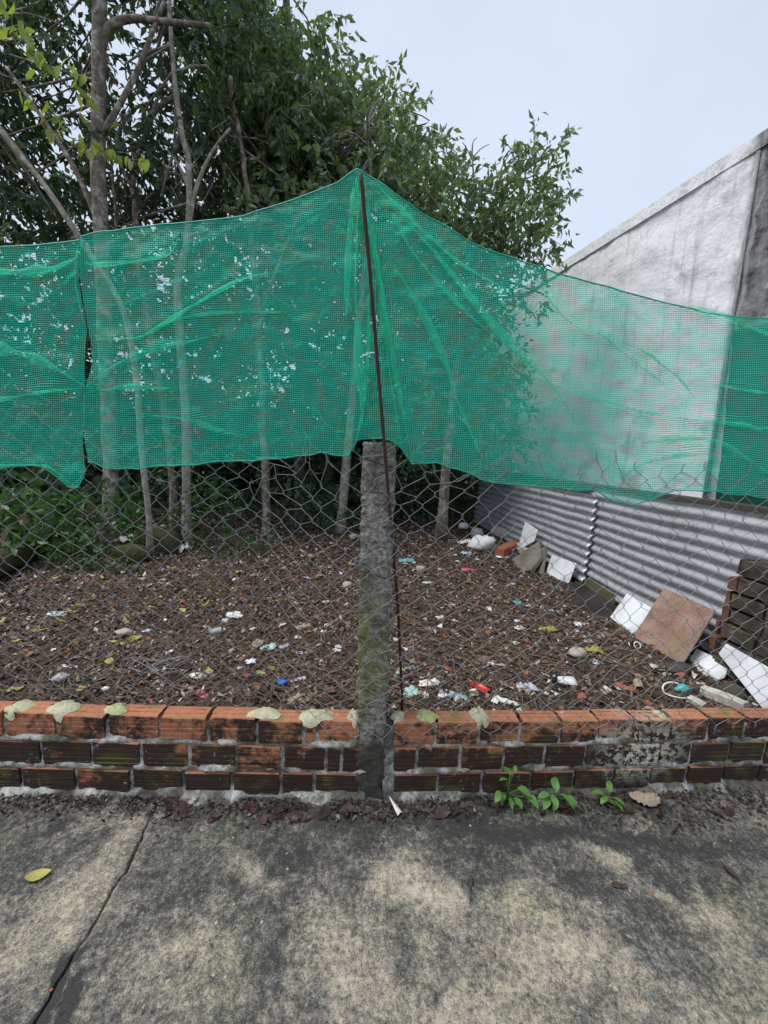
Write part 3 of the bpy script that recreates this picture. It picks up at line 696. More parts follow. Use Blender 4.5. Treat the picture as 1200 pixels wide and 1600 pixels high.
foldsB = [([(125, 412), (180, 412), (240, 405), (268, 393), (280, 362)], 7, 1.9, .02), ([(150, 530), (220, 525), (280, 490), (340, 455), (390, 432), (440, 424)], 7, 1.9, .02),
          ([(135, 604), (175, 572), (240, 545), (300, 532), (350, 520)], 6, 1.9, .02), ([(140, 612), (200, 604), (250, 606), (300, 600)], 7, 1.7, .02), ([(200, 645), (290, 655), (340, 672), (390, 684)], 7, 1.9, .02),
          ([(240, 512), (280, 498), (330, 490), (410, 487), (450, 488)], 6, 1.7, .015), ([(380, 545), (420, 500), (440, 465)], 6, 1.4, .012),
          ([(558, 276), (545, 380), (541, 500)], 14, 1.8, .02), ([(562, 290), (556, 420), (560, 560), (566, 640), (552, 706)], 10, 2.0, .02), ([(570, 330), (576, 480), (572, 600), (562, 690)], 9, 1.7, .015),
          ([(566, 285), (600, 480), (625, 620), (645, 720)], 8, 2.0, .02), ([(572, 300), (592, 420), (606, 560), (628, 698)], 8, 1.9, .018),
          ([(575, 285), (640, 350), (700, 420), (760, 495), (820, 560), (865, 605), (900, 660), (952, 748)], 11, 2.1, .022), ([(590, 290), (660, 358), (720, 412), (790, 450)], 6, 1.6, .015),
          ([(600, 390), (650, 470), (690, 550), (720, 640), (768, 745)], 9, 1.8, .018), ([(610, 330), (650, 400), (720, 480), (790, 540)], 6, 1.5, .015),
          ([(830, 414), (860, 470), (900, 510), (960, 530), (1010, 550), (1065, 578)], 6, 1.7, .016), ([(862, 600), (940, 625), (1010, 645), (1080, 655), (1200, 672)], 5, 1.8, .016),
          ([(1000, 692), (1060, 686), (1120, 690), (1160, 710), (1215, 750)], 8, 1.9, .022), ([(960, 748), (1020, 720), (1090, 710), (1150, 715)], 6, 1.7, .016), ([(1000, 545), (1060, 590), (1085, 622)], 5, 1.6, .012),
          ([(1060, 476), (1130, 492), (1200, 522), (1260, 530)], 7, 1.7, .016), ([(930, 515), (1000, 572), (1055, 612)], 5, 1.6, .012), ([(1120, 600), (1180, 612), (1260, 618)], 6, 1.6, .014), ([(1110, 660), (1160, 664), (1240, 675)], 7, 1.8, .02),
          ([(1050, 640), (1130, 660), (1220, 655)], 5, 1.3, .01), ([(130, 480), (200, 470), (280, 440), (330, 430)], 7, 1.2, .012), ([(300, 640), (380, 620), (470, 600)], 8, 1.1, .012), ([(420, 400), (480, 350), (545, 300)], 8, 1.2, .012), ([(460, 560), (510, 480), (540, 400)], 8, 1.1, .012)]
build_net('green_net', 128, 1750, topB, botB, leftB, None, foldsB, M['net'], -.034, 'large green mesh net held up to a peak by the rusty rod', 100)
topA = [(-780, 440), (-260, 408), (0, 386), (70, 381), (110, 376), (150, 370)]
botA = [(-780, 780), (-260, 748), (0, 731), (40, 727), (70, 732), (90, 747), (110, 762), (124, 760), (134, 735), (150, 725)]
rightA = [(126, 372), (121, 430), (133, 490), (137, 520), (134, 560), (131, 600), (128, 660), (134, 735)]
foldsA = [([(-60, 530), (0, 545), (60, 562), (131, 602)], 17, 2.0, .022), ([(-60, 632), (0, 624), (70, 612), (131, 606)], 7, 1.8, .02), ([(-40, 424), (30, 424), (80, 420), (124, 400)], 13, 1.9, .02), ([(60, 470), (100, 440), (124, 410)], 6, 1.4, .012), ([(-60, 735), (20, 726), (75, 730), (110, 755)], 8, 1.8, .02), ([(122, 380), (118, 440), (130, 500)], 5, 1.5, .012), ([(-60, 485), (20, 470), (70, 480)], 7, 1.2, .012)]
build_net('green_net', -760, 135, topA, botA, None, rightA, foldsA, M['net'], -.030, 'green mesh net with a drooping loose corner tied beside the other net', 200)

# ------------------------------------------------------------------ building, corrugated sheets, ruins on the metal side
S0 = np.array([2.07, 3.26, 0.09])
_a, _b = at_z(968, 938, .09), at_z(752, 820, .09); S0 = _a.copy(); DS = _b - _a; DS[2] = 0; DS /= np.linalg.norm(DS)   # runs away from the alley
NS = np.array([-DS[1], DS[0], 0])                                                       # faces the lot
def spt(s, z, off=0.0): return np.array([S0[0] + DS[0] * s + NS[0] * off, S0[1] + DS[1] * s + NS[1] * off, z])
def s_of(px, py, off=0.0):
    p = on_plane(px, py, S0 + NS * off, NS); return float((p - S0) @ DS), float(p[2])
def sheet(s0, s1, z0, z1, off, tilt0, tilt1, label):
    pitch = .089; nz = int((z1 - z0) / pitch * 10); ns = 60
    Z = np.linspace(0, z1 - z0, nz); S = np.linspace(s0, s1, ns); SS, ZZ = np.meshgrid(S, Z)
    lean = np.interp(SS, [s0, s1], [tilt0, tilt1])
    sn = np.sin(2 * math.pi * ZZ / pitch); prof = .016 * np.sign(sn) * np.abs(sn) ** .5
    O = off + prof - lean * ZZ + .01 * fbm(SS * 1.5, ZZ * 2, 0, 77, 2)
    P = S0[None, None] + DS * SS[..., None] + NS * O[..., None]; P[..., 2] = z0 + ZZ + .006 * vnoise(SS * 3, ZZ * 0)
    i = np.arange(P.shape[0] * P.shape[1]).reshape(P.shape[:2]); a = P.reshape(-1, 3)
    b = a - NS * .0015; nn = len(a)
    q = np.stack([i[:-1, :-1], i[:-1, 1:], i[1:, 1:], i[1:, :-1]], -1).reshape(-1, 4)
    bd = np.concatenate([i[0, :], i[1:, -1], i[-1, -2::-1], i[-2:0:-1, 0]]); bn = np.roll(bd, -1)
    qe = np.stack([bd, bd + nn, bn + nn, bn], -1)
    o = np_mesh('corrugated_sheet', np.concatenate([a, b]), np.concatenate([q, q[:, ::-1] + nn, qe]), M['sheet'], smooth=True, origin=spt((s0 + s1) / 2, z0))
    return tag(o, label, 'metal sheet')
sN = s_of(925, 840)[0]; sFar = s_of(745, 760)[0]; zT = s_of(1000, 775)[1]
sheet(-1.58, sN + .12, .07, zT, 0.0, .03, .05, 'corrugated grey metal sheet behind the brown tile and the ruined brick wall')
sheet(sN, sFar, .08, s_of(830, 757)[1], .035, .05, .10, 'corrugated grey metal sheet behind the concrete rubble, overlapping the other sheet')
# building wall
dv = ray(430, 703); DS1, NS1, S1 = DS.copy(), NS.copy(), S0.copy()
DS = np.array([dv[0], dv[1], 0]); DS /= np.linalg.norm(DS); NS = np.array([-DS[1], DS[0], 0]); S0 = np.array([2.07, 3.26, .09])
BO = -1.35
def wall_box(s0, s1, z0, z1, off0, off1):
    c = [spt(s, z, o) for z in (z0, z1) for (s, o) in ((s0, off0), (s1, off0), (s1, off1), (s0, off1))]
    return c, [(0, 1, 2, 3), (4, 7, 6, 5), (0, 4, 5, 1), (1, 5, 6, 2), (2, 6, 7, 3), (3, 7, 4, 0)]
bz = s_of(1200, 200, BO)[1]
bz = (bz + s_of(900, 398, BO)[1]) / 2
house = thing('building', 'tall white plaster building with black mould streaks rising behind the corrugated metal', 'building', spt(1, .0, BO - 2))
nS, nZ = 200, 90
Sg, Zg = np.meshgrid(np.linspace(-2.6, 8.2, nS), np.linspace(-.2, bz - .13, nZ))
P = S0 + DS * Sg[..., None] + NS * (BO + .012 * fbm(Sg * 4, Zg * 4, 0, 91, 4))[..., None]; P[..., 2] = Zg
ii = np.arange(nS * nZ).reshape(nZ, nS)
q = np.stack([ii[:-1, :-1], ii[:-1, 1:], ii[1:, 1:], ii[1:, :-1]], -1).reshape(-1, 4)
np_mesh('wall', P.reshape(-1, 3), q, M['plaster'], parent=house, smooth=True)
c, f = wall_box(-2.6, 8.2, -.2, bz - .132, BO - 4.0, BO - .03); b2 = MB(); b2.add(c, f); b2.build('body', M['plaster'], house)
c, f = wall_box(-2.65, 8.23, bz - .13, bz, BO - 4.05, BO + .02); b2 = MB(); b2.add(c, f); b2.build('parapet_cap', M['plaster'], house)
sp_ = s_of(1178, 300, BO)[0]
pb = MB(); pb.tube([spt(sp_, .3, BO + .02), spt(sp_, bz - .15, BO + .02)], .016, 10); pb.build('drain_pipe', M['plaster'], house, True)
# dark green panel added to stand in for a dark area of the wall
sa, za = s_of(1149, 517, BO + .05); sb_, zb_ = s_of(1122, 756, BO + .05)
ns, nz = 40, 40; Sg, Zg = np.meshgrid(np.linspace(0, 1, ns), np.linspace(zb_ - .35, za, nz))
Sg = (sa + (sb_ - sa) * (za - Zg) / (za - zb_)) * (1 - Sg) + (-2.5) * Sg
P = S0 + DS * Sg[..., None] + NS * (BO + .06 + .02 * fbm(Sg * 2.5, Zg * 2.5, 0, 15, 3))[..., None]; P[..., 2] = Zg
ii = np.arange(ns * nz).reshape(nz, ns); a = P.reshape(-1, 3); q = np.stack([ii[:-1, :-1], ii[:-1, 1:], ii[1:, 1:], ii[1:, :-1]], -1).reshape(-1, 4)
bd = np.concatenate([ii[0, :], ii[1:, -1], ii[-1, -2::-1], ii[-2:0:-1, 0]]); bn = np.roll(bd, -1); nn = len(a)
tag(np_mesh('dark_panel', np.concatenate([a, a - NS * .004]), np.concatenate([q, q[:, ::-1] + nn, np.stack([bd, bd + nn, bn + nn, bn], -1)]), M['panel_dark'], smooth=True, origin=a.mean(0)), 'dark green panel added over a dark area of the white plaster building', 'dark_panel')
DS, NS, S0 = DS1, NS1, S1
# mossy ledge behind the sheets
c, f = wall_box(-1.58, sFar, -.1, zT + .03, -.22, -.10); mb = MB(); mb.add(c, f)
tag(mb.build('ledge_wall', M['dark_stone'], None, False, spt(0, 0, -.16)), 'mossy ledge showing over the top of the corrugated metal sheets', 'wall')

# ruined dark brick wall against the sheet
ruin = thing('ruined_brick_wall', 'broken dark mouldy brick wall stub standing against the corrugated metal', 'wall', spt(-.8, .05, .12))
tD = NT('black_mould_brick'); p_ = tD.pos(); a_ = tD.noise(p_, 14, 5, .65); b_ = tD.noise(p_, 5, 4, .6)
cD = tD.ramp(a_, [(.3, (.02, .018, .015)), (.55, (.07, .058, .047)), (.8, (.17, .13, .10))]); cD = tD.mix(tD.mr(tD.noise(p_, 13, 3), .62, .72, 0, .7), cD, (.16, .22, .04))
M['mould_brick'] = tD.done(tD.pbr(cD, .85, tD.bump(a_, .8, .01), spec=.3))
M['raw_brick'] = plain('broken_clay_face', (.17, .085, .06), .9, .6, 22, .9, .2, .4)
WO = .17
rows = [(1149, 878), (1146, 896), (1139, 912), (1131, 930), (1122, 948), (1117, 966), (1122, 985), (1124, 1004), (1124, 1023)]
zs = [s_of(1175, y, WO)[1] for y in (872, 890)]
ztop = s_of(1150, 873, WO)[1]; ch = .104; nrow = int((ztop - .05) / ch) + 1
for r in range(nrow):
    z1 = ztop - r * ch; s_end = s_of(*rows[min(r, len(rows) - 1)], WO)[0] + random.uniform(-.015, .015)
    s = s_end; first = True
    while s > -1.35:
        L = (.03 + .02 * (r % 2)) if first else .20
        c, f = wall_box(s - L + .012, s, z1 - ch + .020, z1, WO - .13, WO + random.uniform(-.02, .012)); 
        c = [np.array(q_) + np.random.default_rng(r * 31 + int(abs(s) * 100) + k).normal(0, .004, 3) for k, q_ in enumerate(c)]
        b2 = MB(); b2.add(c, f); b2.build('brick', M['raw_brick'] if first else M['mould_brick'], ruin); first = False; s -= L
c, f = wall_box(-1.4, s_of(*rows[-1], WO)[0] - .16, -.05, ztop - .03, WO - .11, WO - .022); b2 = MB(); b2.add(c, f); b2.build('mortar', M['dark_stone'], ruin)

# slabs given by measured outlines on a tilted plane
def tile(name, quad, foot, lean, th, mat, label, cat, az=0.0, group=None):
    base = on_soil(*foot); n = NS * math.cos(lean) + np.array([0, 0, math.sin(lean)])
    ca, sa2 = math.cos(az), math.sin(az); n = np.array([n[0] * ca - n[1] * sa2, n[0] * sa2 + n[1] * ca, n[2]]); n /= np.linalg.norm(n)
    pts = [on_plane(a, b, base, n) for a, b in quad]; k = len(pts)
    v = pts + [p - n * th for p in pts]; f = [tuple(range(k)), tuple(range(2 * k - 1, k - 1, -1))] + [(i, i + k, (i + 1) % k + k, (i + 1) % k) for i in range(k)]
    mb = MB(); mb.add(v, f); o = mb.build(name, mat, None, False, base)
    bv = o.modifiers.new('edge', 'BEVEL'); bv.width = min(.003, th * .3); bv.segments = 1
    return tag(o, label, cat, group)
tile('brown_tile', [(1037, 918), (1118, 954), (1065, 1039), (989, 995)], (1030, 1020), math.radians(40), .012, M['tile_brown'], 'square brown floor tile leaning between white tiles on the metal sheet', 'tile')
tile('white_tile', [(979, 927), (1020, 950), (989, 993), (953, 964)], (972, 982), math.radians(45), .009, M['tile_white'], 'white square tile leaning beside the brown tile', 'tile')
tile('white_tile', [(862, 867), (900, 880), (888, 912), (852, 897)], (870, 906), math.radians(25), .009, M['tile_white'], 'white square tile leaning at the sheet behind the black board', 'tile')
tile('white_tile', [(820, 815), (840, 828), (834, 846), (808, 860)], (818, 872), math.radians(15), .009, M['tile_white'], 'small white broken tile standing on a slab of rubble', 'tile')
tile('white_tile', [(1088, 1013), (1140, 1037), (1132, 1058), (1118, 1064), (1072, 1037)], (1096, 1052), math.radians(55), .009, M['tile_white'], 'cracked white tile lying below the ruined brick wall', 'tile')
tile('white_tile', [(1134, 1005), (1232, 1060), (1195, 1112), (1122, 1021)], (1165, 1098), math.radians(28), .009, M['tile_white'], 'large white tile leaning on the ruined brick wall', 'tile')
tile('black_board', [(830, 905), (905, 912), (962, 945), (950, 975), (905, 950), (838, 925)], (880, 935), math.radians(80), .012, M['black'], 'black flat board lying on soil below the white tiles', 'board')
tile('rubble_slab', [(790, 880), (842, 845), (846, 868), (830, 890), (800, 897)], (815, 893), math.radians(50), .05, M['stone'], 'dark concrete slab under the small broken white tile', 'rubble')
tile('concrete_kerb', [(893, 888), (962, 930), (958, 950), (890, 908)], (920, 925), math.radians(35), .07, M['moss'], 'mossy concrete kerb along the foot of the metal sheet', 'kerb')
tile('concrete_stake', [(846, 856), (853, 858), (846, 900), (836, 900)], (842, 898), math.radians(30), .03, M['stone'], 'thin grey concrete stake leaning beside a white tile', 'stake')

# ------------------------------------------------------------------ loose things on the lot
def rock(name, px, py, sx, sy, sz, mat, label, cat, seed=0, group=None, sub=3, amp=.28, pos=None, rot=0.0):
    p = on_soil(px, py) if pos is None else np.array(pos)
    nlat, nlon = 9, 14; v = [(0, 0, -1.0)]
    for i in range(1, nlat):
        th = math.pi * i / nlat
        for j in range(nlon):
            a = 2 * math.pi * j / nlon; v.append((math.sin(th) * math.cos(a), math.sin(th) * math.sin(a), -math.cos(th)))
    v.append((0, 0, 1.0)); v = np.array(v); r = 1 + amp * fbm(v[:, 0] * 1.6 + seed, v[:, 1] * 1.6, v[:, 2] * 1.6, seed, 3)
    v = v * r[:, None] * np.array([sx, sy, sz]); v[:, 2] += sz * .55
    c, s_ = math.cos(rot), math.sin(rot); v[:, :2] = np.stack([v[:, 0] * c - v[:, 1] * s_, v[:, 0] * s_ + v[:, 1] * c], 1)
    f = [(0, 1 + (j + 1) % nlon, 1 + j) for j in range(nlon)]
    for i in range(nlat - 2):
        for j in range(nlon):
            a, b = 1 + i * nlon + j, 1 + i * nlon + (j + 1) % nlon; f.append((a, b, b + nlon, a + nlon))
    t0 = 1 + (nlat - 2) * nlon; f += [(t0 + j, t0 + (j + 1) % nlon, len(v) - 1) for j in range(nlon)]
    mb = MB(); mb.add(v + p, f)
    return tag(mb.build(name, mat, None, True, p), label, cat, group)
def crumple(name, px, py, sx, sy, h, mat, label, cat, seed=0, rot=0.0, group=None, pos=None, n=13, lift=.004):
    p = on_soil(px, py) if pos is None else np.array(pos)
    g = np.linspace(-1, 1, n); X, Y = np.meshgrid(g, g)
    h = h * .55
    rad = 1 + .28 * fbm(np.arctan2(Y, X) * .9 + 4, 0 * X + seed, 0, seed, 3)
    Z = h * np.abs(fbm(X * 1.7 + seed, Y * 1.7, 0, seed + 2, 3)) + h * .35 * (1 - np.maximum(np.abs(X), np.abs(Y)) ** 2)
    rr = np.maximum(np.abs(X), np.abs(Y)) / (np.hypot(X, Y) + 1e-6); rr = rr * .5 + .5
    x, y = X * rad * sx * rr, Y * rad * sy * rr; c, s_ = math.cos(rot), math.sin(rot)
    v = np.stack([x * c - y * s_, x * s_ + y * c, Z + lift], -1).reshape(-1, 3) + p
    v[:, 2] = np.maximum(v[:, 2], gz(v[:, 0], v[:, 1]) + .002) if pos is None else v[:, 2]
    i = np.arange(n * n).reshape(n, n); q = np.stack([i[:-1, :-1], i[:-1, 1:], i[1:, 1:], i[1:, :-1]], -1).reshape(-1, 4)
    nn = n * n; bd = np.concatenate([i[0, :], i[1:, -1], i[-1, -2::-1], i[-2:0:-1, 0]]); bn = np.roll(bd, -1)
    a = np.concatenate([v, v - np.array([0, 0, .0015])])
    return tag(np_mesh(name, a, np.concatenate([q, q[:, ::-1] + nn, np.stack([bd, bd + nn, bn + nn, bn], -1)]), mat, origin=p), label, cat, group)
def pipe(name, px, py, L, r, az, mat, label, cat, tilt=0.0, wall=.15, group=None):
    p = on_soil(px, py); d = np.array([math.cos(az) * math.cos(tilt), math.sin(az) * math.cos(tilt), math.sin(tilt)]); c = p + np.array([0, 0, r * .8])
    a = c - d * L / 2; b = c + d * L / 2; k = 16; u = np.cross(d, [0, 0, 1]); u /= np.linalg.norm(u); w_ = np.cross(u, d); v = []
    for (q, rr) in ((a, r), (b, r), (b, r * (1 - wall)), (a, r * (1 - wall))):
        v += [q + rr * (math.cos(2 * math.pi * i / k) * u + math.sin(2 * math.pi * i / k) * w_) for i in range(k)]
    f = [(m * k + i, m * k + (i + 1) % k, ((m + 1) % 4) * k + (i + 1) % k, ((m + 1) % 4) * k + i) for m in range(4) for i in range(k)]
    mb = MB(); mb.add(v, f); return tag(mb.build(name, mat, None, False, p), label, cat, group)

R_ = math.radians
pipe('plastic_pipe', 337, 991, .075, .024, R_(25), M['grey'], 'short cut end of pale grey plastic pipe on soil', 'pipe', .1)
crumple('plastic_scrap', 366, 962, .07, .045, .03, M['white'], 'crumpled white plastic scrap beyond the grey pipe end', 'scrap', 3, .3)
crumple('paper_sheet', 90, 960, .075, .04, .008, M['paper'], 'flat white paper piece near yellow leaves by mossy log', 'paper', 5, .2)
crumple('paper_sliver', 110, 1042, .05, .014, .006, M['paper'], 'narrow white paper sliver on soil behind the brick wall', 'paper', 6, -.1)
rock('stone', 97, 1062, .042, .03, .022, M['grey'], 'smooth grey stone next to narrow paper sliver', 'stone', 7)
rock('stone', 195, 991, .06, .032, .025, M['concrete_chunk'], 'flat oval pale stone between yellow fallen leaves', 'stone', 9)
rock('stone', 165, 1078, .018, .016, .013, M['white'], 'small white stone just behind the brick wall', 'stone', 11)
crumple('rag', 403, 1008, .06, .035, .03, M['tan'], 'muddy tan rag tangled with the grey green rag', 'rag', 13, 1.2)
crumple('rag', 418, 1014, .05, .04, .03, M['mint'], 'muddy grey green rag draped on twigs', 'rag', 17, .4)
crumple('plastic_scrap', 392, 1035, .035, .025, .02, M['white'], 'torn white plastic scrap below the muddy rags', 'scrap', 19, .2)
rock('plastic_lump', 441, 1070, .026, .024, .018, M['blue'], 'bright blue crumpled plastic lump behind the brick wall', 'plastic', 21, amp=.5)
crumple('wrapper', 467, 1063, .045, .014, .012, M['lav'], 'twisted grey wrapper trailing from the blue lump', 'wrapper', 22, .4)
crumple('wrapper', 316, 1086, .042, .018, .015, M['pink'], 'torn pink wrapper just behind the brick wall', 'wrapper', 23, -.4)
crumple('plastic_scrap', 464, 1020, .045, .014, .008, M['white'], 'thin white plastic strip on bare soil', 'scrap', 25, -.1)
crumple('cardboard', 470, 1095, .06, .03, .02, M['tan'], 'muddy torn cardboard behind the lichen covered mortar lumps', 'cardboard', 27, .4)
crumple('bag', 475, 980, .05, .025, .03, M['tan'], 'small muddy bag on soil in front of pale trunk', 'bag', 29, .2)
crumple('paper_sheet', 468, 943, .06, .02, .015, M['paper'], 'dirty folded paper lying on open soil', 'paper', 31, -.1)
crumple('leaf_wrapper', 315, 1057, .075, .022, .015, M['paper'], 'streaked pale wrapper lying beside a yellow leaf', 'wrapper', 33, .2)
rock('stone', 543, 918, .05, .04, .04, M['concrete_chunk'], 'rounded pale stone beside the concrete post', 'stone', 35)
crumple('wrapper', 552, 882, .03, .025, .02, M['blue'], 'tiny dark blue wrapper on soil near the pale leaning trunk', 'wrapper', 37)
rock('stone', 553, 842, .07, .05, .05, M['concrete_chunk'], 'pale stone at the foot of the leaning trunk', 'stone', 39)
crumple('rag', 205, 846, .17, .12, .14, M['paper'], 'white rag draped over mossy stones under the trees', 'rag', 41, .2)
crumple('rag', 290, 862, .08, .08, .14, M['paper'], 'small white rag at the foot of the thin pale trunk', 'rag', 43)
rock('mossy_stone', 250, 862, .28, .18, .2, M['moss'], 'big mossy stone beside the white rag', 'stone', 45)
rock('mossy_stone', 205, 876, .20, .14, .12, M['moss'], 'low mossy stone under the white rag', 'stone', 47)
pm = MB(); a, b = on_soil(-60, 930), on_soil(75, 852); pts = [a + (b - a) * t + np.array([0, 0, .09 + .02 * math.sin(t * 9)]) for t in np.linspace(0, 1, 14)]
pm.tube(pts, [.13 + .015 * math.sin(i * 2.1) for i in range(14)], 12); tag(pm.build('mossy_log', M['moss'], None, True, a), 'thick mossy log lying under the bushes', 'log')

# metal side rubbish
crumple('rag', 640, 1084, .055, .045, .03, M['mint'], 'pale mint rag in front of the rusty rod foot', 'rag', 51, .4)
crumple('rag', 632, 1048, .05, .025, .015, M['mint'], 'small mint cloth lying beside the rusty rod', 'rag', 53, .5)
crumple('cardboard', 672, 1068, .06, .03, .025, M['paper'], 'crumpled pale cardboard beside mint rag', 'cardboard', 55, .3)
crumple('cloth', 712, 1090, .065, .035, .015, M['paleblue'], 'pale blue torn cloth beside the red scoop', 'cloth', 57, -.5)
# red scoop
sc_root = on_soil(750, 1078); scoop = thing('plastic_scoop', 'red plastic scoop with raised rim lying on soil', 'scoop', sc_root)
k = 20; ang = R_(-50); vv = []; ff = []
for (s_, z_) in ((1.0, .012), (.86, .014), (.8, .004), (.0, .003)):
    for i in range(k):
        a = 2 * math.pi * i / k; x_, y_ = .05 * s_ * math.copysign(abs(math.cos(a)) ** .6, math.cos(a)), .03 * s_ * math.copysign(abs(math.sin(a)) ** .6, math.sin(a))
        vv.append(sc_root + np.array([x_ * math.cos(ang) - y_ * math.sin(ang), x_ * math.sin(ang) + y_ * math.cos(ang), z_ + .006]))
ff = [(m * k + i, m * k + (i + 1) % k, (m + 1) * k + (i + 1) % k, (m + 1) * k + i) for m in range(3) for i in range(k)]
b2 = MB(); b2.add(vv, ff); b2.build('bowl', M['red'], scoop, True)
b2 = MB(); dd = np.array([math.cos(ang), math.sin(ang), 0]); b2.tube([sc_root - dd * .045 + [0, 0, .016], sc_root - dd * .085 + [0, 0, .02]], [.009, .007], 8); b2.build('handle', M['red'], scoop, True)
# broken fan wheel
fc = on_soil(864, 1068) + np.array([0, 0, .03]); fan = thing('fan_wheel', 'broken fan wheel with black hub and white blades', 'fan', fc - [0, 0, .03])
b2 = MB(); b2.tube([fc + [0, 0, -.022], fc + [0, 0, .018]], [.022, .02], 14); b2.build('hub', M['black'], fan, True)
b2 = MB(); b2.tube([fc + [0, -.004, .016], fc + [0, -.006, .024]], [.008, .007], 10); b2.build('cap', M['grey'], fan, True)
for (a0, L, wd) in ((R_(4), .12, .028), (R_(110), .07, .014), (R_(200), .03, .012)):
    u = np.array([math.cos(a0), math.sin(a0), 0]); pz = np.array([-u[1], u[0], 0]); vv = []; nb_ = 9
    for i in range(nb_):
        t_ = i / (nb_ - 1); wv = wd * (.45 + .55 * math.sin(min(1, t_ * 1.1) * math.pi * .55)) * (1 if t_ < .9 else .8)
        for sg in (-1, 1): vv.append(fc + u * (.018 + L * t_) + pz * sg * wv + np.array([0, 0, -.006 - .012 * t_ + sg * .01]))
    ff = [(2 * i, 2 * i + 1, 2 * i + 3, 2 * i + 2) for i in range(nb_ - 1)]
    top = [np.array(q_) for q_ in vv]; b2 = MB(); b2.add(top, ff); o = b2.build('blade', M['white'], fan, True); sdm = o.modifiers.new('thick', 'SOLIDIFY'); sdm.thickness = .002
crumple('bag', 822, 1076, .06, .05, .03, M['lav'], 'thin lavender plastic bag beside the broken fan wheel', 'bag', 61)
crumple('plastic_scrap', 775, 1095, .05, .02, .03, M['white'], 'white plastic spoon like strip beside the red scoop', 'scrap', 63, 1.0)
crumple('plastic_scrap', 790, 1097, .06, .02, .02, M['paper'], 'dirty white strip right behind the brick wall', 'scrap', 64, -.5)
rock('stone', 902, 1025, .06, .045, .035, M['concrete_chunk'], 'rounded tan stone beside the yellow moss clump', 'stone', 65)
crumple('moss_clump', 930, 1018, .06, .045, .05, M['yellowmoss'], 'bright yellow moss clump below the tan stone', 'moss', 67, -.6)
crumple('moss_clump', 855, 985, .06, .035, .035, M['yellowmoss'], 'dull yellow moss clump on open rubbish soil', 'moss', 69, .2)
pipe('clay_pipe', 997, 1075, .06, .022, R_(70), M['tan'], 'short broken tan clay pipe beside red shard', 'pipe', .2)
crumple('clay_shard', 977, 1077, .05, .03, .03, M['clay'], 'curved red clay shard beside broken pipe', 'shard', 71, -.6)
rock('plastic_bag', 1067, 1081, .045, .028, .03, M['teal'], 'bright teal knotted plastic bag inside the white hoop', 'bag', 73, amp=.5)
hp = on_soil(1052, 1085); b2 = MB(); b2.tube([hp + np.array([.075 * math.cos(a) + .02, .05 * math.sin(a), .012 + .03 * max(0, math.sin(a))]) for a in np.linspace(R_(60), R_(290), 22)], .0045, 7)
tag(b2.build('plastic_hoop', M['white'], None, True, hp), 'white plastic hoop curving round the teal bag', 'hoop')
def block(name, p0, p1, wd, hgt, mat, label, cat, lift=.0):
    a, b = np.array(p0), np.array(p1); d = b - a; L = np.linalg.norm(d); d /= L; s_ = np.cross([0, 0, 1], d); s_ /= np.linalg.norm(s_); u = np.cross(d, s_)
    n = 12; v = []; f = []; r8 = [(-1, -.8), (-.8, -1), (.8, -1), (1, -.8), (1, .8), (.8, 1), (-.8, 1), (-1, .8)]
    for i in range(n):
        c = a + d * L * i / (n - 1)
        for (p, q) in r8:
            k_ = 1 + .12 * float(fbm(i * .7, p * 2, q * 2, 5, 2)); v.append(c + s_ * p * wd / 2 * k_ + u * (q * hgt / 2 * k_ + hgt / 2 + lift))
    for i in range(n - 1):
        for k_ in range(8): f.append((i * 8 + k_, i * 8 + (k_ + 1) % 8, (i + 1) * 8 + (k_ + 1) % 8, (i + 1) * 8 + k_))
    f += [tuple(range(7, -1, -1)), tuple((n - 1) * 8 + k_ for k_ in range(8))]
    mb = MB(); mb.add(v, f); return tag(mb.build(name, mat, None, False, a), label, cat)
block('plaster_block', on_soil(1098, 1085), on_soil(1165, 1118) + [0, 0, .02], .055, .05, M['foam'], 'long cream plaster block lying behind the brick wall', 'block')
block('plaster_block', on_soil(1075, 1095), on_soil(1100, 1108), .05, .03, M['foam'], 'short dirty cream plaster piece beside the long block', 'block')
rock('dark_stone', 1142, 1090, .07, .06, .05, M['dark_stone'], 'dark grey stone lump under the large leaning white tile', 'stone', 75)
rock('dark_stone', 1060, 1048, .08, .05, .03, M['dark_stone'], 'flat dark stone at the foot of the brown tile', 'stone', 76)
ct = on_soil(995, 1012); b2 = MB(); b2.tube([ct + np.array([.022 * math.cos(a), .012 * math.sin(a) - .002, .02 + .018 * math.sin(a)]) for a in np.linspace(0, 6.6, 20)], .004, 6)
tag(b2.build('cable_loop', M['white'], None, True, ct), 'small white cable loop in front of the brown tile', 'cable')
rock('plastic_bag', 752, 858, .17, .12, .11, M['white'], 'big white crumpled plastic bag near the rubble', 'bag', 77, amp=.45)
crumple('plastic_bag', 728, 850, .12, .08, .1, M['white'], 'flattened white plastic bag beside the big bag', 'bag', 78, .6)
rock('plastic_jar', 745, 840, .10, .09, .1, M['grey'], 'cloudy grey plastic jar behind the big white bag', 'jar', 79, amp=.12)
rock('plastic_bowl', 724, 826, .09, .08, .07, M['white'], 'round white plastic bowl near the dark plants', 'bowl', 80, amp=.08)
crumple('plastic_scrap', 702, 845, .13, .05, .04, M['paper'], 'pale flat plastic tray on soil near the bowl', 'tray', 81, .2)
crumple('wrapper', 728, 866, .08, .05, .05, M['paleblue'], 'light blue wrapper below the big white bag', 'wrapper', 82, .2)
crumple('wrapper', 634, 877, .10, .05, .06, M['teal'], 'teal wrapper lying right beside the rusty rod', 'wrapper', 83, .1)
crumple('wrapper', 730, 892, .08, .045, .04, M['pink'], 'pink wrapper on the rubbish covered soil', 'wrapper', 84, -.1)
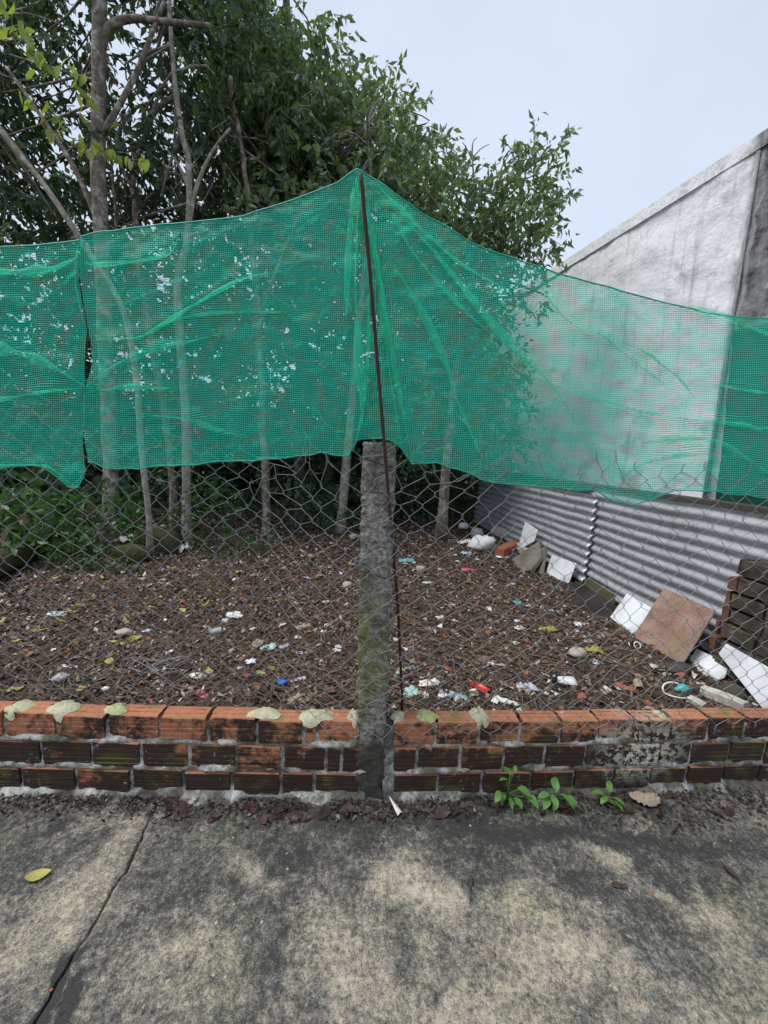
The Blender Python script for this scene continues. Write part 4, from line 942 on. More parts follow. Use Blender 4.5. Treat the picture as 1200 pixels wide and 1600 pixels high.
crumple('plastic_scrap', 783, 870, .08, .06, .05, M['white'], 'white lid scrap beside the dark slab', 'scrap', 85)
crumple('wrapper', 808, 943, .04, .03, .03, M['teal'], 'small turquoise wrapper on open rubbish soil', 'wrapper', 86, -.6)
rock('stone', 657, 893, .05, .045, .045, M['concrete_chunk'], 'round pale stone beyond the rusty rod', 'stone', 87)
crumple('plastic_scrap', 905, 978, .035, .03, .04, M['white'], 'white twisted plastic scrap under the black board', 'scrap', 88)
pipe('drain_pipe_piece', 790, 842, .42, .10, R_(-55), M['concrete_chunk'], 'broken round concrete drain pipe near the metal sheet', 'pipe', .05, .2)
block('clay_block', on_soil(780, 872), on_soil(805, 858), .12, .12, M['clay'], 'red clay block beside the broken drain pipe', 'block')
block('rubble_block', on_soil(812, 862), on_soil(838, 878), .16, .13, M['concrete_chunk'], 'pale concrete block behind the dark slab', 'block')
rock('paper_scrap', 667, 912, .05, .02, .012, M['paper'], 'small white card on rubbish soil beside the rod', 'paper', 89)
# scattered pale scraps (look-alikes)
cnt = 0
while cnt < 215:
    side = cnt % 3
    x = rng.uniform(.1, 2.0) if side else rng.uniform(-2.2, .2); y = 1.7 + 4.0 * rng.uniform() ** 1.6
    if (np.array([x, y]) - S0[:2]) @ NS[:2] < .35: continue
    p = np.array([x, y, float(gz(x, y))]); s_ = rng.uniform(.010, .032) * (.8 + y * .12)
    mt = random.choice(['paper', 'white', 'tan', 'foam', 'lav', 'concrete_chunk'])
    crumple('litter_scrap', 0, 0, s_, s_ * rng.uniform(.35, .9), s_ * .5, M[mt], 'small pale scrap of litter lying on the dark soil of the lot', 'litter', 300 + cnt, rng.uniform(0, 6), 'pale litter scraps on the soil', p, 6); cnt += 1
cnt = 0
while cnt < 60:
    x = rng.uniform(-2.2, 2.0); y = rng.uniform(1.7, 5.0)
    if (np.array([x, y]) - S0[:2]) @ NS[:2] < .35: continue
    p = np.array([x, y, float(gz(x, y))]); s_ = rng.uniform(.010, .028)
    rock('brick_shard', 0, 0, s_, s_ * rng.uniform(.5, .9), s_ * .5, M['clay'], 'small red brick shard lying on the dark soil of the lot', 'shard', 500 + cnt, 'red brick shards on the soil', amp=.5, pos=p, rot=rng.uniform(0, 6)); cnt += 1

# fallen leaves
def leaf_shape(L, wd, curl, n=6, fold=.25):
    v = []; f = []
    for i in range(n + 1):
        t_ = i / n; wv = wd * math.sin(math.pi * min(1, t_ * .97 + .02)) ** .75 * (1 - .25 * t_); z = curl * L * (t_ - .5) ** 2 * 1.5
        v += [(L * (t_ - .5), -wv, z + fold * wv), (L * (t_ - .5), 0, z), (L * (t_ - .5), wv, z + fold * wv)]
    for i in range(n):
        for k_ in range(2): f.append((3 * i + k_, 3 * i + 3 + k_, 3 * i + 4 + k_, 3 * i + 1 + k_))
    return v, f
LM = {}
for key in ('fallen', 'dead', 'leaf_weed', 'leaf_yellow'):
    LM[key] = []
    for i in range(4):
        v, f = leaf_shape(1.0, random.uniform(.18, .3) if key != 'leaf_weed' else .3, random.uniform(-.5, .8) if key != 'leaf_weed' else -.35, fold=random.uniform(-.3, .5) if key == 'dead' else .25)
        v = [(a, b + .05 * math.sin(a * 5 + i), c + (.12 * float(vnoise(a * 4 + i * 7, b * 6)) if key in ('dead', 'fallen') else 0)) for a, b, c in v]
        me = bpy.data.meshes.new('leaf'); me.from_pydata(v, [], f); me.materials.append(M[key]); me.polygons.foreach_set('use_smooth', [True] * len(f)); me.update(); LM[key].append(me)
def put_leaf(name, key, p, L, az, tilt=0.0, roll=0.0, parent=None):
    o = bpy.data.objects.new(name, random.choice(LM[key])); COL.objects.link(o); o.location = tuple(map(float, p)); o.scale = (L, L, L); o.rotation_euler = (roll, tilt, az)
    if parent is not None: set_parent(o, parent)
    return o
ypx = [(62, 988), (30, 1003), (54, 985), (114, 958), (185, 1008), (178, 1005), (150, 1042), (170, 1035), (130, 1078), (197, 973), (163, 970), (115, 1005), (96, 973), (235, 951), (166, 929), (248, 913), (290, 925), (331, 910), (365, 920), (320, 947), (372, 895), (395, 900), (345, 885), (310, 888), (430, 940), (426, 1048), (408, 1057), (326, 1053), (5, 972), (128, 948), (145, 937), (88, 905), (50, 890), (40, 922), (460, 880), (405, 870), (440, 890), (500, 900), (520, 880), (485, 868), (350, 870), (270, 890), (225, 905), (250, 935), (285, 955), (210, 1000), (300, 1060), (160, 905), (20, 1080), (345, 930), (545, 880), (375, 930), (420, 905)]
for (px, py) in ypx:
    p = on_soil(px, py) + [0, 0, .008]
    tag(put_leaf('fallen_leaf', 'fallen', p, random.uniform(.07, .11), random.uniform(0, 6.3), random.uniform(-.25, .25), random.uniform(-.3, .3)), 'yellow fallen leaf lying on the dark soil under the trees', 'leaf', 'yellow fallen leaves on the soil')
p = at_z(62, 1382, 0); p[2] = float(alley_z(p[0], p[1])) + .006
me = bpy.data.meshes.new('leaf'); v, f = leaf_shape(.066, .021, .3, 8, .16); me.from_pydata(v, [], f); me.materials.append(M['fallen']); me.update()
o = bpy.data.objects.new('fallen_leaf', me); COL.objects.link(o); o.location = tuple(p); o.rotation_euler = (0, .05, .35); tag(o, 'broad yellow green leaf lying flat on the concrete pavement', 'leaf')
# dead leaves swept to the foot of the wall
for k_ in range(46):
    px = random.choice([random.uniform(270, 300), random.uniform(395, 600), random.uniform(395, 600), random.uniform(640, 900), random.uniform(900, 1200), random.uniform(900, 1200)])
    x = float(on_plane(px, 1250, (PX, PY, 0), NL if px < 600 else NR)[0]); y = float(face_y(x)) - random.uniform(.035, .10) - (.08 * random.random() if px > 950 else 0)
    p = (x, y, float(alley_z(x, y)) + .009)
    tag(put_leaf('dead_leaf', 'dead', p, random.uniform(.035, .075), random.uniform(-.9, .9), random.uniform(-.4, .4), random.uniform(-.7, .7)), 'dark brown dead leaf swept to the foot of the brick walls', 'leaf', 'dead leaves at the wall foot')
for (px, py, L, key, lab) in [(336, 1285, .055, 'dead', 'single reddish dead leaf lying on the pavement beside the slab crack'), (1145, 1348, .06, 'dead', 'pale curled dead leaf lying on the open pavement below the white splash'), (968, 1375, .05, 'dead', 'thin grey dead leaf on the bare pavement patch')]:
    p = at_z(px, py, 0); p[2] = float(alley_z(p[0], p[1])) + .006; tag(put_leaf('dead_leaf', key, p, L, random.uniform(0, 3)), lab, 'leaf')
p = at_z(735, 1385, 0); p[2] = float(alley_z(p[0], p[1])) + .005; b2 = MB(); b2.tube([p + np.array([.012 * t_ + .004 * math.sin(t_ * 5), .035 * t_, .003]) for t_ in np.linspace(-1, 1, 8)], [.003, .005, .004, .003, .004, .005, .004, .003], 6)
tag(b2.build('twig', M['bark_dark'], None, True, p), 'short dark twig lying on the concrete pavement', 'twig')
x, y = .07, PY - .05; b2 = MB(); b2.add([(x - .022, y + .032, .03), (x - .018, y + .035, .026), (x + .03, y - .012, .006), (x + .012, y - .026, .006), (x + .022, y - .018, .012)], [(0, 1, 2, 4), (0, 4, 3)])
o = b2.build('folded_paper', M['paper'], None, False, (x, y, 0)); sdm = o.modifiers.new('thick', 'SOLIDIFY'); sdm.thickness = .0015; tag(o, 'folded white paper wedge at the foot of the concrete post', 'paper')
crumple('dry_husk', 0, 0, .05, .035, .03, M['tan'], 'pale torn leaf husk against the foot of the brick wall', 'husk', 91, .3, None, (float(at_z(1008, 1250, -.03)[0]), float(at_z(1008, 1250, -.03)[1]), -.03))
for k_ in range(26):
    p = at_z(random.uniform(60, 1180), random.uniform(1275, 1580), 0); p[2] = float(alley_z(p[0], p[1])) - .001; s_ = random.uniform(.002, .005)
    rock('pebble', 0, 0, s_, s_ * .8, s_ * .6, M['concrete_chunk' if k_ % 3 else 'clay'], 'tiny pale pebble or clay crumb lying on the concrete pavement', 'pebble', 700 + k_, 'crumbs on the pavement', pos=p)

# weeds at the wall foot
def weed(name, px, py, leaves, label, hgt):
    x, y = [float(q_) for q_ in at_z(px, py, -.03)[:2]]; y = min(y, float(face_y(x)) - .035); z = float(alley_z(x, y))
    root = thing(name, label, 'weed', (x, y, z), 'weeds at the wall foot'); b2 = MB(); tips = []
    for (dx, dz, L, az, tl) in leaves:
        tip = np.array([x + dx, y - .02 - abs(dx) * .3, z + dz]); tips.append(tip)
        b2.tube([np.array([x, y, z]), np.array([x + dx * .3, y - .005, z + dz * .6]), tip], [.003, .002, .0015], 5)
    b2.build('stem', M['leaf_weed'], root, True)
    for tip, (dx, dz, L, az, tl) in zip(tips, leaves):
        d = np.array([math.cos(az), math.sin(az), 0]); put_leaf('leaf', 'leaf_weed', tip + d * L * .42, L, az, tl, random.uniform(-.3, .3), root)
weed('weed', 790, 1250, [(-.02, .05, .045, R_(200), .3), (-.045, .075, .05, R_(230), .35), (.03, .085, .06, R_(-20), .3), (.06, .06, .06, R_(-40), .4), (-.005, .15, .045, R_(120), -.2), (.01, .165, .03, R_(60), -.3), (-.02, .13, .035, R_(190), .1), (0, .03, .04, R_(-80), .5), (.02, .04, .045, R_(-60), .5)], 'tall leafy green weed growing at the foot of the brick wall', .17)
weed('weed', 862, 1255, [(.0, .085, .06, R_(70), -.35), (.02, .06, .065, R_(-50), .3), (-.03, .06, .05, R_(180), .2), (-.03, .04, .05, R_(230), .4), (.04, .05, .05, R_(-20), .4), (-.01, .05, .05, R_(-95), .4), (.0, .02, .04, R_(-110), .5)], 'broad leaved green weed in the middle of the three weeds', .1)
weed('weed', 945, 1250, [(0, .075, .05, R_(60), -.3), (-.03, .06, .05, R_(160), .2), (-.015, .045, .045, R_(220), .3), (.02, .04, .05, R_(-45), .4), (.025, .025, .04, R_(-65), .5), (.01, .015, .035, R_(-30), .5)], 'small green weed nearest the pale torn leaf husk', .08)

# leaf litter, twigs: uncountable
def chips(name, n, xr, yr, smin, smax, mat, label, cat, seed, bias=1.0, alley=False):
    r = np.random.default_rng(seed); x = r.uniform(*xr, n); y = yr[0] + (yr[1] - yr[0]) * r.uniform(0, 1, n) ** bias
    keep = (((x - S0[0]) * NS[0] + (y - S0[1]) * NS[1]) > -.02) & (y > face_y(x) + .12)
    if alley:
        y = face_y(x) - .015 - np.abs(r.normal(0, .045, n)) * (1 + .8 * (x > .8)); keep = vnoise(x * 4, 0 * x, 0, 3) > -.35
    x, y = x[keep], y[keep]; n = len(x)
    s_ = r.uniform(smin, smax, n) * (.75 + .10 * y); asp = r.uniform(.25, .8, n); az = r.uniform(0, 6.28, n); t1 = r.normal(0, .35, n); t2 = r.normal(0, .35, n)
    base = np.array([(-1, 0), (-.1, -1), (1, -.1), (.2, 1)], float); jit = r.normal(0, .22, (n, 4, 2)); P2 = (base[None] + jit) * np.stack([s_, s_ * asp], -1)[:, None]
    ca, sa_ = np.cos(az)[:, None], np.sin(az)[:, None]; X = P2[..., 0] * ca - P2[..., 1] * sa_; Y = P2[..., 0] * sa_ + P2[..., 1] * ca
    Z = X * t1[:, None] + Y * t2[:, None] + r.normal(0, .18, (n, 4)) * s_[:, None]; Z -= Z.min(1, keepdims=True) * .7
    V = np.stack([X + x[:, None], Y + y[:, None], (alley_z(x, y) if alley else gz(x, y))[:, None] + Z + .001 + r.uniform(0, .008, (n, 1))], -1).reshape(-1, 3)
    i = np.arange(n) * 4; T = np.concatenate([np.stack([i, i + 1, i + 2], -1), np.stack([i, i + 2, i + 3], -1)])
    return tag(np_mesh(name, V, T, mat), label, cat, kind='stuff')
chips('leaf_litter', 105000, (-4.5, 2.6), (1.4, 7.5), .004, .021, M['litter'], 'dark leaf litter and crumbs spread over the soil of the lot', 'litter', 31, 1.3)
chips('wall_foot_debris', 3800, (-1.7, 2.1), (1, 2), .002, .012, M['litter_dark'], 'dark crumbs and rotten leaf bits along the foot of the brick walls', 'debris', 77, 1.0, True)
r = np.random.default_rng(8); tw = MB()
for k_ in range(1700):
    x, y = r.uniform(-2.6, 2.1), 1.6 + 4.2 * r.uniform() ** 1.4
    if (np.array([x, y]) - S0[:2]) @ NS[:2] < .1 or y < face_y(x) + .15: continue
    L = r.uniform(.05, .22) if k_ % 8 else r.uniform(.25, .5); az = r.uniform(0, 6.3); bend = r.normal(0, .3); pts = []
    for t_ in np.linspace(-.5, .5, 5):
        qx = x + L * t_ * math.cos(az) - bend * L * t_ * t_ * math.sin(az); qy = y + L * t_ * math.sin(az) + bend * L * t_ * t_ * math.cos(az); pts.append((qx, qy, float(gz(qx, qy)) + .012 + .012 * r.uniform()))
    tw.tube(pts, r.uniform(.0012, .0032), 4)
tag(tw.build('twig_litter', M['wood'], None), 'thin dry twigs strewn over the soil of the lot', 'twigs', kind='stuff')
# fallen tangle of wire
b2 = MB(); c = on_soil(240, 1050); pts = []
for t_ in np.linspace(0, 26, 170):
    pts.append(c + np.array([.10 * math.sin(t_ * .9) + .08 * math.sin(t_ * 2.3 + 1), .07 * math.cos(t_ * 1.1 + .5), .03 + .025 * math.sin(t_ * 1.7) + .015 * math.cos(t_ * 3.1)]))
b2.tube(pts, .0018, 5); tag(b2.build('wire_tangle', M['wire'], None, True, c), 'loose tangle of thin grey wire behind the brick wall', 'wire')

# ------------------------------------------------------------------ trees
def leaves_mesh(name, pts, dirs, L, wd, mat, parent, seed, origin=None):
    r = np.random.default_rng(seed); n = len(pts); d = dirs / (np.linalg.norm(dirs, axis=1)[:, None] + 1e-9)
    ref = r.normal(0, 1, (n, 3)); s_ = np.cross(d, ref); s_ /= np.linalg.norm(s_, axis=1)[:, None] + 1e-9; nn = np.cross(s_, d)
    Ls = L * r.uniform(.65, 1.25, n)[:, None]; ws = wd * r.uniform(.7, 1.2, n)[:, None]
    a = pts; t_ = pts + d * Ls + nn * Ls * r.normal(-.08, .1, n)[:, None]; l = pts + d * Ls * .42 + s_ * ws + nn * ws * .35; rr = pts + d * Ls * .42 - s_ * ws + nn * ws * .35
    V = np.stack([a, l, t_, rr], 1).reshape(-1, 3); i = np.arange(n) * 4
    T = np.concatenate([np.stack([i, i + 1, i + 2], -1), np.stack([i, i + 2, i + 3], -1)])
    return np_mesh(name, V, T, mat, parent=parent, smooth=False)
def clump_leaves(clumps, per_m3, seed, droop=.55, twig_n=8, shell=.75):
    r = np.random.default_rng(seed); P = []; D = []; TW = []
    for (c, rad) in clumps:
        rad = np.asarray(rad, float); n = max(3, int(per_m3 * 4.19 * rad.prod() / twig_n))
        u = r.normal(0, 1, (n, 3)); u /= np.linalg.norm(u, axis=1)[:, None]; k = r.uniform(0, 1, n) ** (1 / 3.0); k = np.where(r.uniform(0, 1, n) < shell, .55 + .5 * k, k)
        st = np.asarray(c) + u * k[:, None] * rad; out = u * rad; out /= np.linalg.norm(out, axis=1)[:, None] + 1e-9
        dr = out * .8 + r.normal(0, .55, (n, 3)); dr[:, 2] -= droop * .5; dr /= np.linalg.norm(dr, axis=1)[:, None]; Lt = r.uniform(.16, .36, n)
        for i in range(n): TW.append((st[i], st[i] + dr[i] * Lt[i]))
        for j in range(twig_n):
            t_ = (j + .5) / twig_n; b = st + dr * (Lt * t_)[:, None] + r.normal(0, .012, (n, 3)); ld = dr * .6 + r.normal(0, .6, (n, 3)); ld[:, 2] -= droop
            P.append(b); D.append(ld)
    return np.concatenate(P), np.concatenate(D), TW
def px_clumps(lst):
    return [(at_depth(px, py, y), (rx, ry, rz)) for (px, py, y, rx, ry, rz) in lst]
def path3(pts, depth, base=None):
    out = [at_depth(px, py, depth + (dd[0] if dd else 0)) for (px, py, *dd) in pts]
    return np.array(out)
def tree(name, label, depth, trunk, r0, r1, limbs, clumps, leafmat, bark, dens, seed, L=.125, wd=.029, group='trees of the lot', shell=.75, droop=.55):
    tp = smooth_path(path3(trunk, depth), 50); g = float(gz(tp[0][0], tp[0][1])); tp[0][2] = g - .05
    root = thing(name, label, 'tree', (tp[0][0], tp[0][1], g), group); n = len(tp)
    wob = .012 * np.stack([fbm(np.arange(n) * .3, 0 * np.arange(n), 0, seed, 2), fbm(np.arange(n) * .3, 3 + 0 * np.arange(n), 0, seed, 2), 0 * np.arange(n)], -1); wob[0] = 0
    b2 = MB(); rads = np.linspace(r0, r1, n); rads[:4] *= np.array([1.4, 1.25, 1.12, 1.05]); b2.tube(tp + wob, rads * (1 + .06 * fbm(np.arange(n) * .9, 0 * np.arange(n), 0, seed + 1, 2)), 10); b2.build('trunk', bark, root, True)
    for (lp, ra, rb) in limbs:
        q_ = smooth_path(path3(lp, depth), 24); b2 = MB(); b2.tube(q_, np.linspace(ra, rb, 24), 7); b2.build('limb', bark, root, True)
    cl = px_clumps(clumps); P, D, TW = clump_leaves(cl, dens * 2.6, seed, droop, 8, shell)
    leaves_mesh('crown', P, D, L, wd, leafmat, root, seed)
    b2 = MB(); rr_ = np.random.default_rng(seed + 5); pick = rr_.permutation(len(TW))[:min(len(TW), 500)]
    for i in pick: b2.tube([TW[i][0], TW[i][1]], [.006, .003], 3, False)
    for (c, rad) in cl:
        anchor = tp[int(np.argmin(np.linalg.norm(tp - np.asarray(c), axis=1)))] if True else tp[-1]
        mid = (anchor + np.asarray(c)) / 2 + rr_.normal(0, .22, 3) - np.array([0, 0, .1]); b2.tube(smooth_path(np.array([anchor, mid, np.asarray(c)]), 8), np.linspace(.014, .004, 8), 5, False)
    b2.build('twigs', bark, root)['kind'] = 'stuff'
    return root
def gen(n, pxr, pyr, yr, rr, seed, keep=None):
    r = np.random.default_rng(seed); out = []
    while len(out) < n:
        px, py = r.uniform(*pxr), r.uniform(*pyr)
        if keep and not keep(px, py): continue
        y = r.uniform(*yr); k = r.uniform(*rr); out.append((px, py, y, k * r.uniform(.85, 1.2), k * r.uniform(.8, 1.1), k * r.uniform(.75, 1.05)))
    return out
# foreground trunks
T1 = tree('shade_tree', 'thick trunked tree with a spotted bark, dark crown over the drooping net corner', 4.55, [(174, 872), (172, 740), (166, 520), (158, 350), (152, 180), (155, 60), (158, -120), (150, -320)], .086, .05,
     [([(158, 75), (172, 42), (205, 29), (260, 34), (330, 40)], .045, .02), ([(160, 360), (120, 270), (80, 205), (10, 105)], .035, .015), ([(160, 210), (210, 120), (250, 20), (280, -60)], .03, .012)],
     gen(50, (-260, 370), (-420, 250), (5.0, 6.8), (.38, .62), 11, lambda a, b: a < 330 + b * .1), M['leaf_dark'], M['bark'], 260, 12)
T2 = tree('leaning_tree', 'slender tree leaning across, its bare pale stem crossing the net tie', 4.2, [(236, 866), (222, 700), (196, 500), (125, 372), (60, 278), (0, 202), (-90, 80), (-200, -80)], .032, .022, [],
     gen(44, (-330, 160), (40, 470), (4.8, 6.6), (.35, .55), 21), M['leaf_dark'], M['bark_pale'], 240, 22)
T3 = tree('slender_tree', 'slender pale barked tree rising beside the small white rag', 4.75, [(293, 856), (291, 700), (284, 560), (277, 450), (292, 380), (297, 270), (284, 200), (270, 95), (262, -40)], .055, .018, [([(292, 380), (305, 300), (330, 240), (360, 200)], .028, .01), ([(297, 300), (280, 260), (262, 235)], .02, .008)],
     gen(18, (160, 360), (-60, 360), (5.0, 6.4), (.3, .48), 31), M['leaf_dark'], M['bark_pale'], 210, 32)
T4 = tree('forked_tree', 'forked tree with two curving limbs next to the thick spotted trunk', 5.2, [(272, 836), (268, 740), (255, 640), (225, 460), (212, 335), (207, 285), (222, 230), (240, 180), (275, 145)], .05, .022, [([(207, 292), (190, 262), (183, 216), (205, 175), (232, 160)], .03, .012), ([(183, 370), (178, 300), (172, 232)], .02, .012)],
     gen(26, (120, 360), (200, 560), (5.4, 7), (.3, .5), 41), M['leaf_dark'], M['bark'], 200, 42)
T5 = tree('slender_tree', 'slender brown tree standing alone between pale trunks', 5.4, [(415, 840), (414, 740), (410, 620), (402, 480), (392, 360), (380, 250), (360, 120)], .06, .025, [([(404, 500), (440, 400), (470, 330)], .03, .012)],
     gen(38, (300, 570), (300, 660), (5.6, 7.4), (.3, .5), 51), M['leaf_mid'], M['bark'], 200, 52)
T6 = tree('leaning_tree', 'pale trunked tree leaning next to the concrete post', 5.8, [(531, 834), (540, 730), (549, 640), (560, 500), (570, 420), (575, 340), (578, 270), (570, 200)], .075, .016, [([(560, 500), (600, 420), (650, 360)], .035, .015)],
     gen(40, (420, 640), (60, 420), (5.5, 7.4), (.36, .55), 61, lambda a, b: b > 40 + (a - 480) * .9), M['leaf_mid'], M['bark_pale'], 300, 62)
T7 = tree('dense_tree', 'tall dense lighter green tree rising behind the net peak', 7.0, [(470, 815), (468, 700), (470, 500), (465, 300), (455, 100), (440, -80)], .11, .05, [([(468, 400), (530, 280), (590, 200)], .05, .02), ([(465, 300), (420, 180), (390, 80)], .05, .02)],
     gen(56, (330, 640), (-220, 330), (6.2, 8.2), (.36, .56), 71, lambda a, b: b > -90 + max(0, a - 330) * 1.6 or (a < 350 and b > -260)), M['leaf_mid'], M['bark_dark'], 400, 72, L=.118, wd=.028)
T8 = tree('spreading_tree', 'green tree with bare twigs on top, spreading towards the white building', 5.4, [(690, 818), (700, 700), (715, 560), (735, 440), (760, 340), (800, 280)], .07, .025, [([(735, 440), (790, 440), (850, 460)], .025, .01), ([(720, 540), (780, 560), (830, 600)], .025, .01), ([(745, 400), (690, 330), (660, 290)], .03, .01), ([(756, 350), (742, 290), (738, 230), (745, 215)], .016, .004), ([(738, 250), (728, 230), (722, 222)], .008, .003), ([(740, 245), (752, 232), (765, 225)], .008, .003), ([(770, 300), (785, 260), (800, 235)], .012, .004)],
     [(655, 270, 5.9, .45, .4, .35), (690, 320, 5.6, .5, .45, .4), (740, 345, 5.3, .5, .4, .35), (800, 330, 5.2, .45, .4, .4), (845, 270, 5.0, .26, .25, .36), (830, 350, 5.0, .34, .3, .35), (850, 395, 4.9, .18, .2, .16), (860, 240, 5.0, .16, .16, .15), (815, 250, 5.1, .22, .2, .24), (690, 400, 5.5, .5, .4, .4), (740, 430, 5.4, .42, .4, .32), (800, 455, 5.1, .3, .3, .16), (835, 465, 5.0, .18, .2, .1), (650, 470, 5.8, .5, .4, .45), (700, 520, 5.6, .45, .4, .4), (750, 560, 5.5, .38, .4, .32), (790, 590, 5.4, .26, .3, .26), (640, 580, 5.9, .5, .4, .45), (700, 620, 5.7, .5, .4, .4), (760, 650, 5.6, .4, .4, .35), (800, 655, 5.4, .22, .3, .2), (640, 690, 6.2, .4, .4, .35), (700, 700, 6.2, .4, .4, .3), (720, 270, 5.8, .18, .2, .14), (760, 500, 5.6, .35, .4, .3), (720, 470, 5.8, .45, .4, .35), (690, 570, 6.2, .5, .4, .5), (740, 610, 6.0, .45, .4, .45), (770, 700, 6.0, .4, .4, .35), (660, 640, 6.4, .5, .4, .5), (780, 380, 5.3, .35, .35, .25), (670, 360, 6.0, .5, .4, .4), (825, 310, 5.1, .3, .25, .3)],
     M['leaf_mid'], M['bark'], 900, 82, L=.098, wd=.023, shell=.6)
T9 = tree('back_tree', 'smaller green tree filling the gap between the dense tree and the spreading tree', 7.6, [(600, 812), (602, 650), (610, 450), (625, 300), (640, 200)], .07, .03, [],
     [(600, 200, 7.4, .5, .5, .45), (640, 215, 7.4, .42, .4, .4), (655, 270, 7.4, .45, .4, .4), (600, 290, 7.2, .6, .5, .5), (640, 175, 7.5, .2, .2, .2), (590, 160, 7.5, .3, .3, .2), (560, 150, 7.4, .35, .3, .3), (625, 360, 7.2, .6, .5, .5), (590, 430, 7.2, .6, .5, .5), (640, 520, 7.4, .6, .5, .5), (590, 560, 7.4, .6, .5, .5), (620, 640, 7.4, .6, .5, .5), (700, 330, 7.2, .4, .4, .35)],
     M['leaf_mid'], M['bark_dark'], 260, 92)

# thicket beyond the trees: one dark mass
th = []
r = np.random.default_rng(5)
for k_ in range(270):
    x = r.uniform(-13, 1.6); th.append((np.array([x, r.uniform(8.2, 11.0), r.uniform(.3, 6.0) if k_ % 3 else r.uniform(.2, 2.6)]), (r.uniform(.7, 1.1), r.uniform(.5, .8), r.uniform(.5, .9))))
for k_ in range(80): th.append((np.array([r.uniform(-10, 1.0), r.uniform(6.6, 8.4), r.uniform(.05, .75)]), (r.uniform(.4, .8), r.uniform(.3, .5), r.uniform(.25, .5))))
for k_ in range(26): th.append((np.array([r.uniform(-8.5, -3.9), r.uniform(5.0, 6.6), r.uniform(.05, .6)]), (r.uniform(.4, .7), r.uniform(.3, .5), r.uniform(.25, .45))))
P_, D_, _ = clump_leaves(th, 190, 55, .45, 8, .7)
tag(leaves_mesh('thicket', P_, D_, .17, .05, M['leaf_dark'], None, 56), 'dark thicket of leaves filling the back of the lot behind the trunks', 'thicket', kind='stuff')
# shed wall and mossy back wall
b2 = MB(); b2.add([(-14, 11.6, -.1), (.4, 11.6, -.1), (.4, 11.6, 2.2), (-14, 11.6, 2.2), (-14, 11.8, -.1), (.4, 11.8, -.1), (.4, 11.8, 2.2), (-14, 11.8, 2.2)], [(0, 1, 2, 3), (5, 4, 7, 6), (3, 2, 6, 7), (0, 4, 5, 1), (1, 5, 6, 2), (0, 3, 7, 4)])
tag(b2.build('back_wall', M['shed'], None, False, (-7, 11.7, 0)), 'dark boundary wall hidden behind the thicket', 'wall')
b2 = MB(); b2.add([(.5, 8.3, -.1), (2.1, 8.0, -.1), (2.1, 8.0, 1.05), (.5, 8.3, 1.1), (.5, 8.5, -.1), (2.1, 8.2, -.1), (2.1, 8.2, 1.05), (.5, 8.5, 1.1)], [(0, 1, 2, 3), (5, 4, 7, 6), (3, 2, 6, 7), (0, 4, 5, 1), (1, 5, 6, 2), (0, 3, 7, 4)])
tag(b2.build('garden_wall', M['moss'], None, False, (1.3, 8.2, 0)), 'old mossy wall behind the plants at the far end of the metal sheet', 'wall')

# ------------------------------------------------------------------ bushes
def bush(name, px, py, rx, rz, label, mat, seed, L=.07, wd=.022, dens=900, up=True, depth_shift=0):
    p = on_soil(px, py); p[1] += depth_shift
    root = thing(name, label, 'bush', p, 'bushes under the trees'); cl = [(p + np.array([0, 0, rz * .8]), (rx, rx * .7, rz * .8))]
    r = np.random.default_rng(seed)
    for k_ in range(5): cl.append((p + np.array([r.uniform(-rx, rx), r.uniform(-rx, rx) * .5, r.uniform(.2, 1.4) * rz]), (rx * .5, rx * .4, rz * .45)))
    P, D, TW = clump_leaves(cl, dens * 1.7, seed, -.1 if up else .4, 8, .6)
    leaves_mesh('foliage', P, D, L, wd, mat, root, seed); b2 = MB()
    for (c, rad) in cl: b2.tube([p - [0, 0, .02], (p + c) / 2 + r.normal(0, .03, 3), np.asarray(c)], [.009, .006, .003], 5, False)
    b2.build('stem', M['bark_dark'], root)
bush('leafy_bush', 150, 868, .46, .46, 'green bush around the foot of the thick spotted trunk', M['leaf_bush'], 201)
bush('leafy_bush', 40, 872, .6, .42, 'low green bush behind the mossy log', M['leaf_bush'], 202, .11, .035, 500)
bush('leafy_bush', 222, 848, .32, .26, 'small bush beside the white rag draped on stones', M['leaf_bush'], 203, .09, .028, 600)
bush('leafy_bush', 338, 862, .30, .5, 'feathery bush between the thin pale trunk and the lone brown tree', M['leaf_bush'], 204, .045, .014, 2200)
bush('leafy_bush', 372, 868, .28, .13, 'spreading low weeds in front of the feathery bush', M['leaf_bush'], 205, .06, .02, 1400)
bush('leafy_bush', 445, 836, .3, .4, 'dark bush standing behind the lone brown tree', M['leaf_dark'], 206, .09, .028, 600, depth_shift=.5)
bush('leafy_bush', 515, 836, .26, .24, 'small bush at the foot of the leaning pale trunk', M['leaf_bush'], 207, .08, .022, 900)
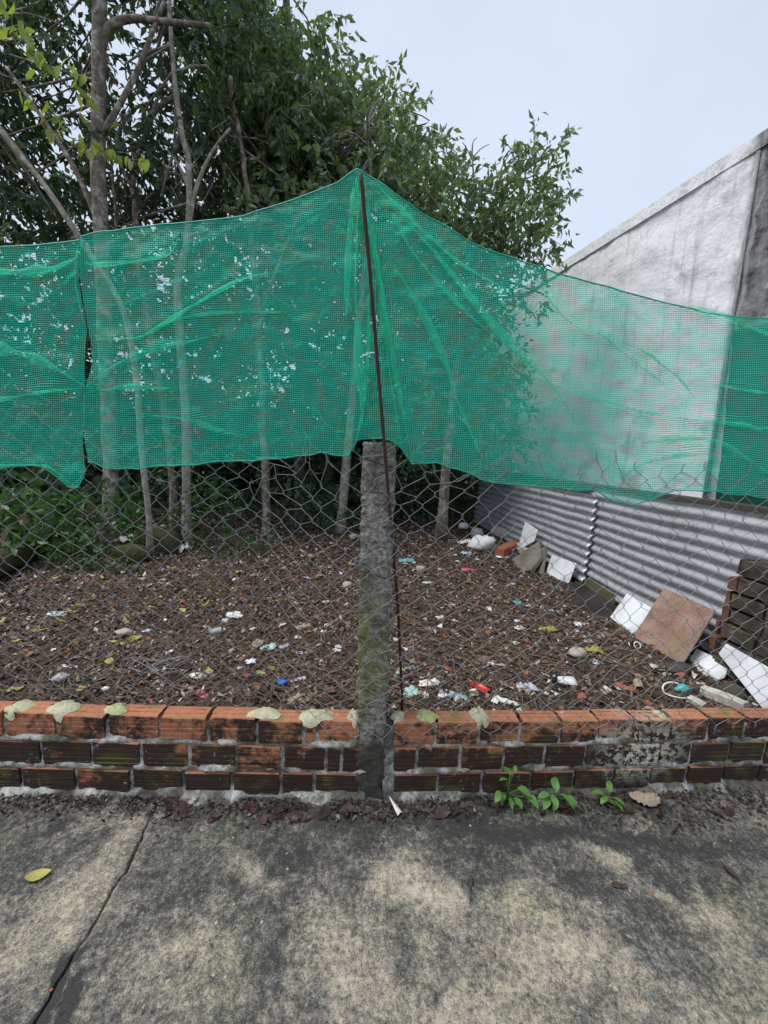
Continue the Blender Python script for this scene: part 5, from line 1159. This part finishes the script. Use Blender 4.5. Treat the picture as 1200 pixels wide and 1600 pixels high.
bush('leafy_bush', 195, 892, .22, .05, 'patch of low green grass like weeds in front of the mossy stones', M['leaf_bush'], 208, .05, .012, 5000)
bush('leafy_bush', 640, 812, .45, .62, 'dark leafy bush just behind the concrete post and rod', M['leaf_dark'], 209, .10, .03, 420)
bush('leafy_bush', 690, 800, .36, .45, 'round shrub near the far end of the metal sheet', M['leaf_bush'], 210, .09, .028, 500)
bush('leafy_bush', 262, 838, .3, .3, 'broad leaved bush between the thin pale trunk and the thick trunk', M['leaf_bush'], 211, .11, .04, 420, depth_shift=.3)
bush('leafy_bush', 120, 890, .12, .07, 'tiny green seedling patch beside the mossy log', M['leaf_bush'], 212, .05, .016, 4000)

# ------------------------------------------------------------------ vines with yellowing leaves
def vine(pts, depth, label):
    p3 = np.array([at_depth(a / 4.0, b / 4.0, depth) for a, b in pts]); root = thing('vine', label, 'vine', p3[-1], 'yellowing vines among the trees'); b2 = MB(); b2.tube(smooth_path(p3 + [0, .02, .03], 40), .004, 4); b2.build('stem', M['bark'], root)
    for q_ in p3:
        for k_ in range(2): put_leaf('leaf', 'leaf_yellow', q_ + np.random.default_rng(int(abs(q_[0]) * 1e4) + k_).normal(0, .02, 3), random.uniform(.085, .13), random.uniform(-.6, .6) + (math.pi if k_ else 0), R_(60) + random.uniform(-.5, .4), random.uniform(-.8, .8), root)
vine([(-60, -40), (30, 45), (70, 95), (10, 160), (45, 215), (95, 205), (145, 225), (195, 245), (155, 300), (175, 350), (240, 365), (275, 440), (245, 480), (320, 440)], 3.9, 'vine with yellowing leaves trailing over the dark crown')
vine([(420, 400), (470, 475), (530, 500), (495, 540), (490, 590), (545, 625), (580, 655), (495, 710)], 4.0, 'vine with yellowing leaves hanging close to the thick spotted trunk')
vine([(150, 660), (200, 685), (265, 750), (295, 690), (345, 740), (390, 790), (320, 840), (365, 840), (455, 885), (490, 895), (520, 935)], 3.9, 'vine with pale green leaves hanging over the leaning bare stem')
vine([(600, 930), (625, 955), (655, 960), (700, 985), (735, 990), (815, 1010), (870, 1015), (900, 1030)], 4.05, 'vine with yellow leaves crossing the thick spotted trunk')
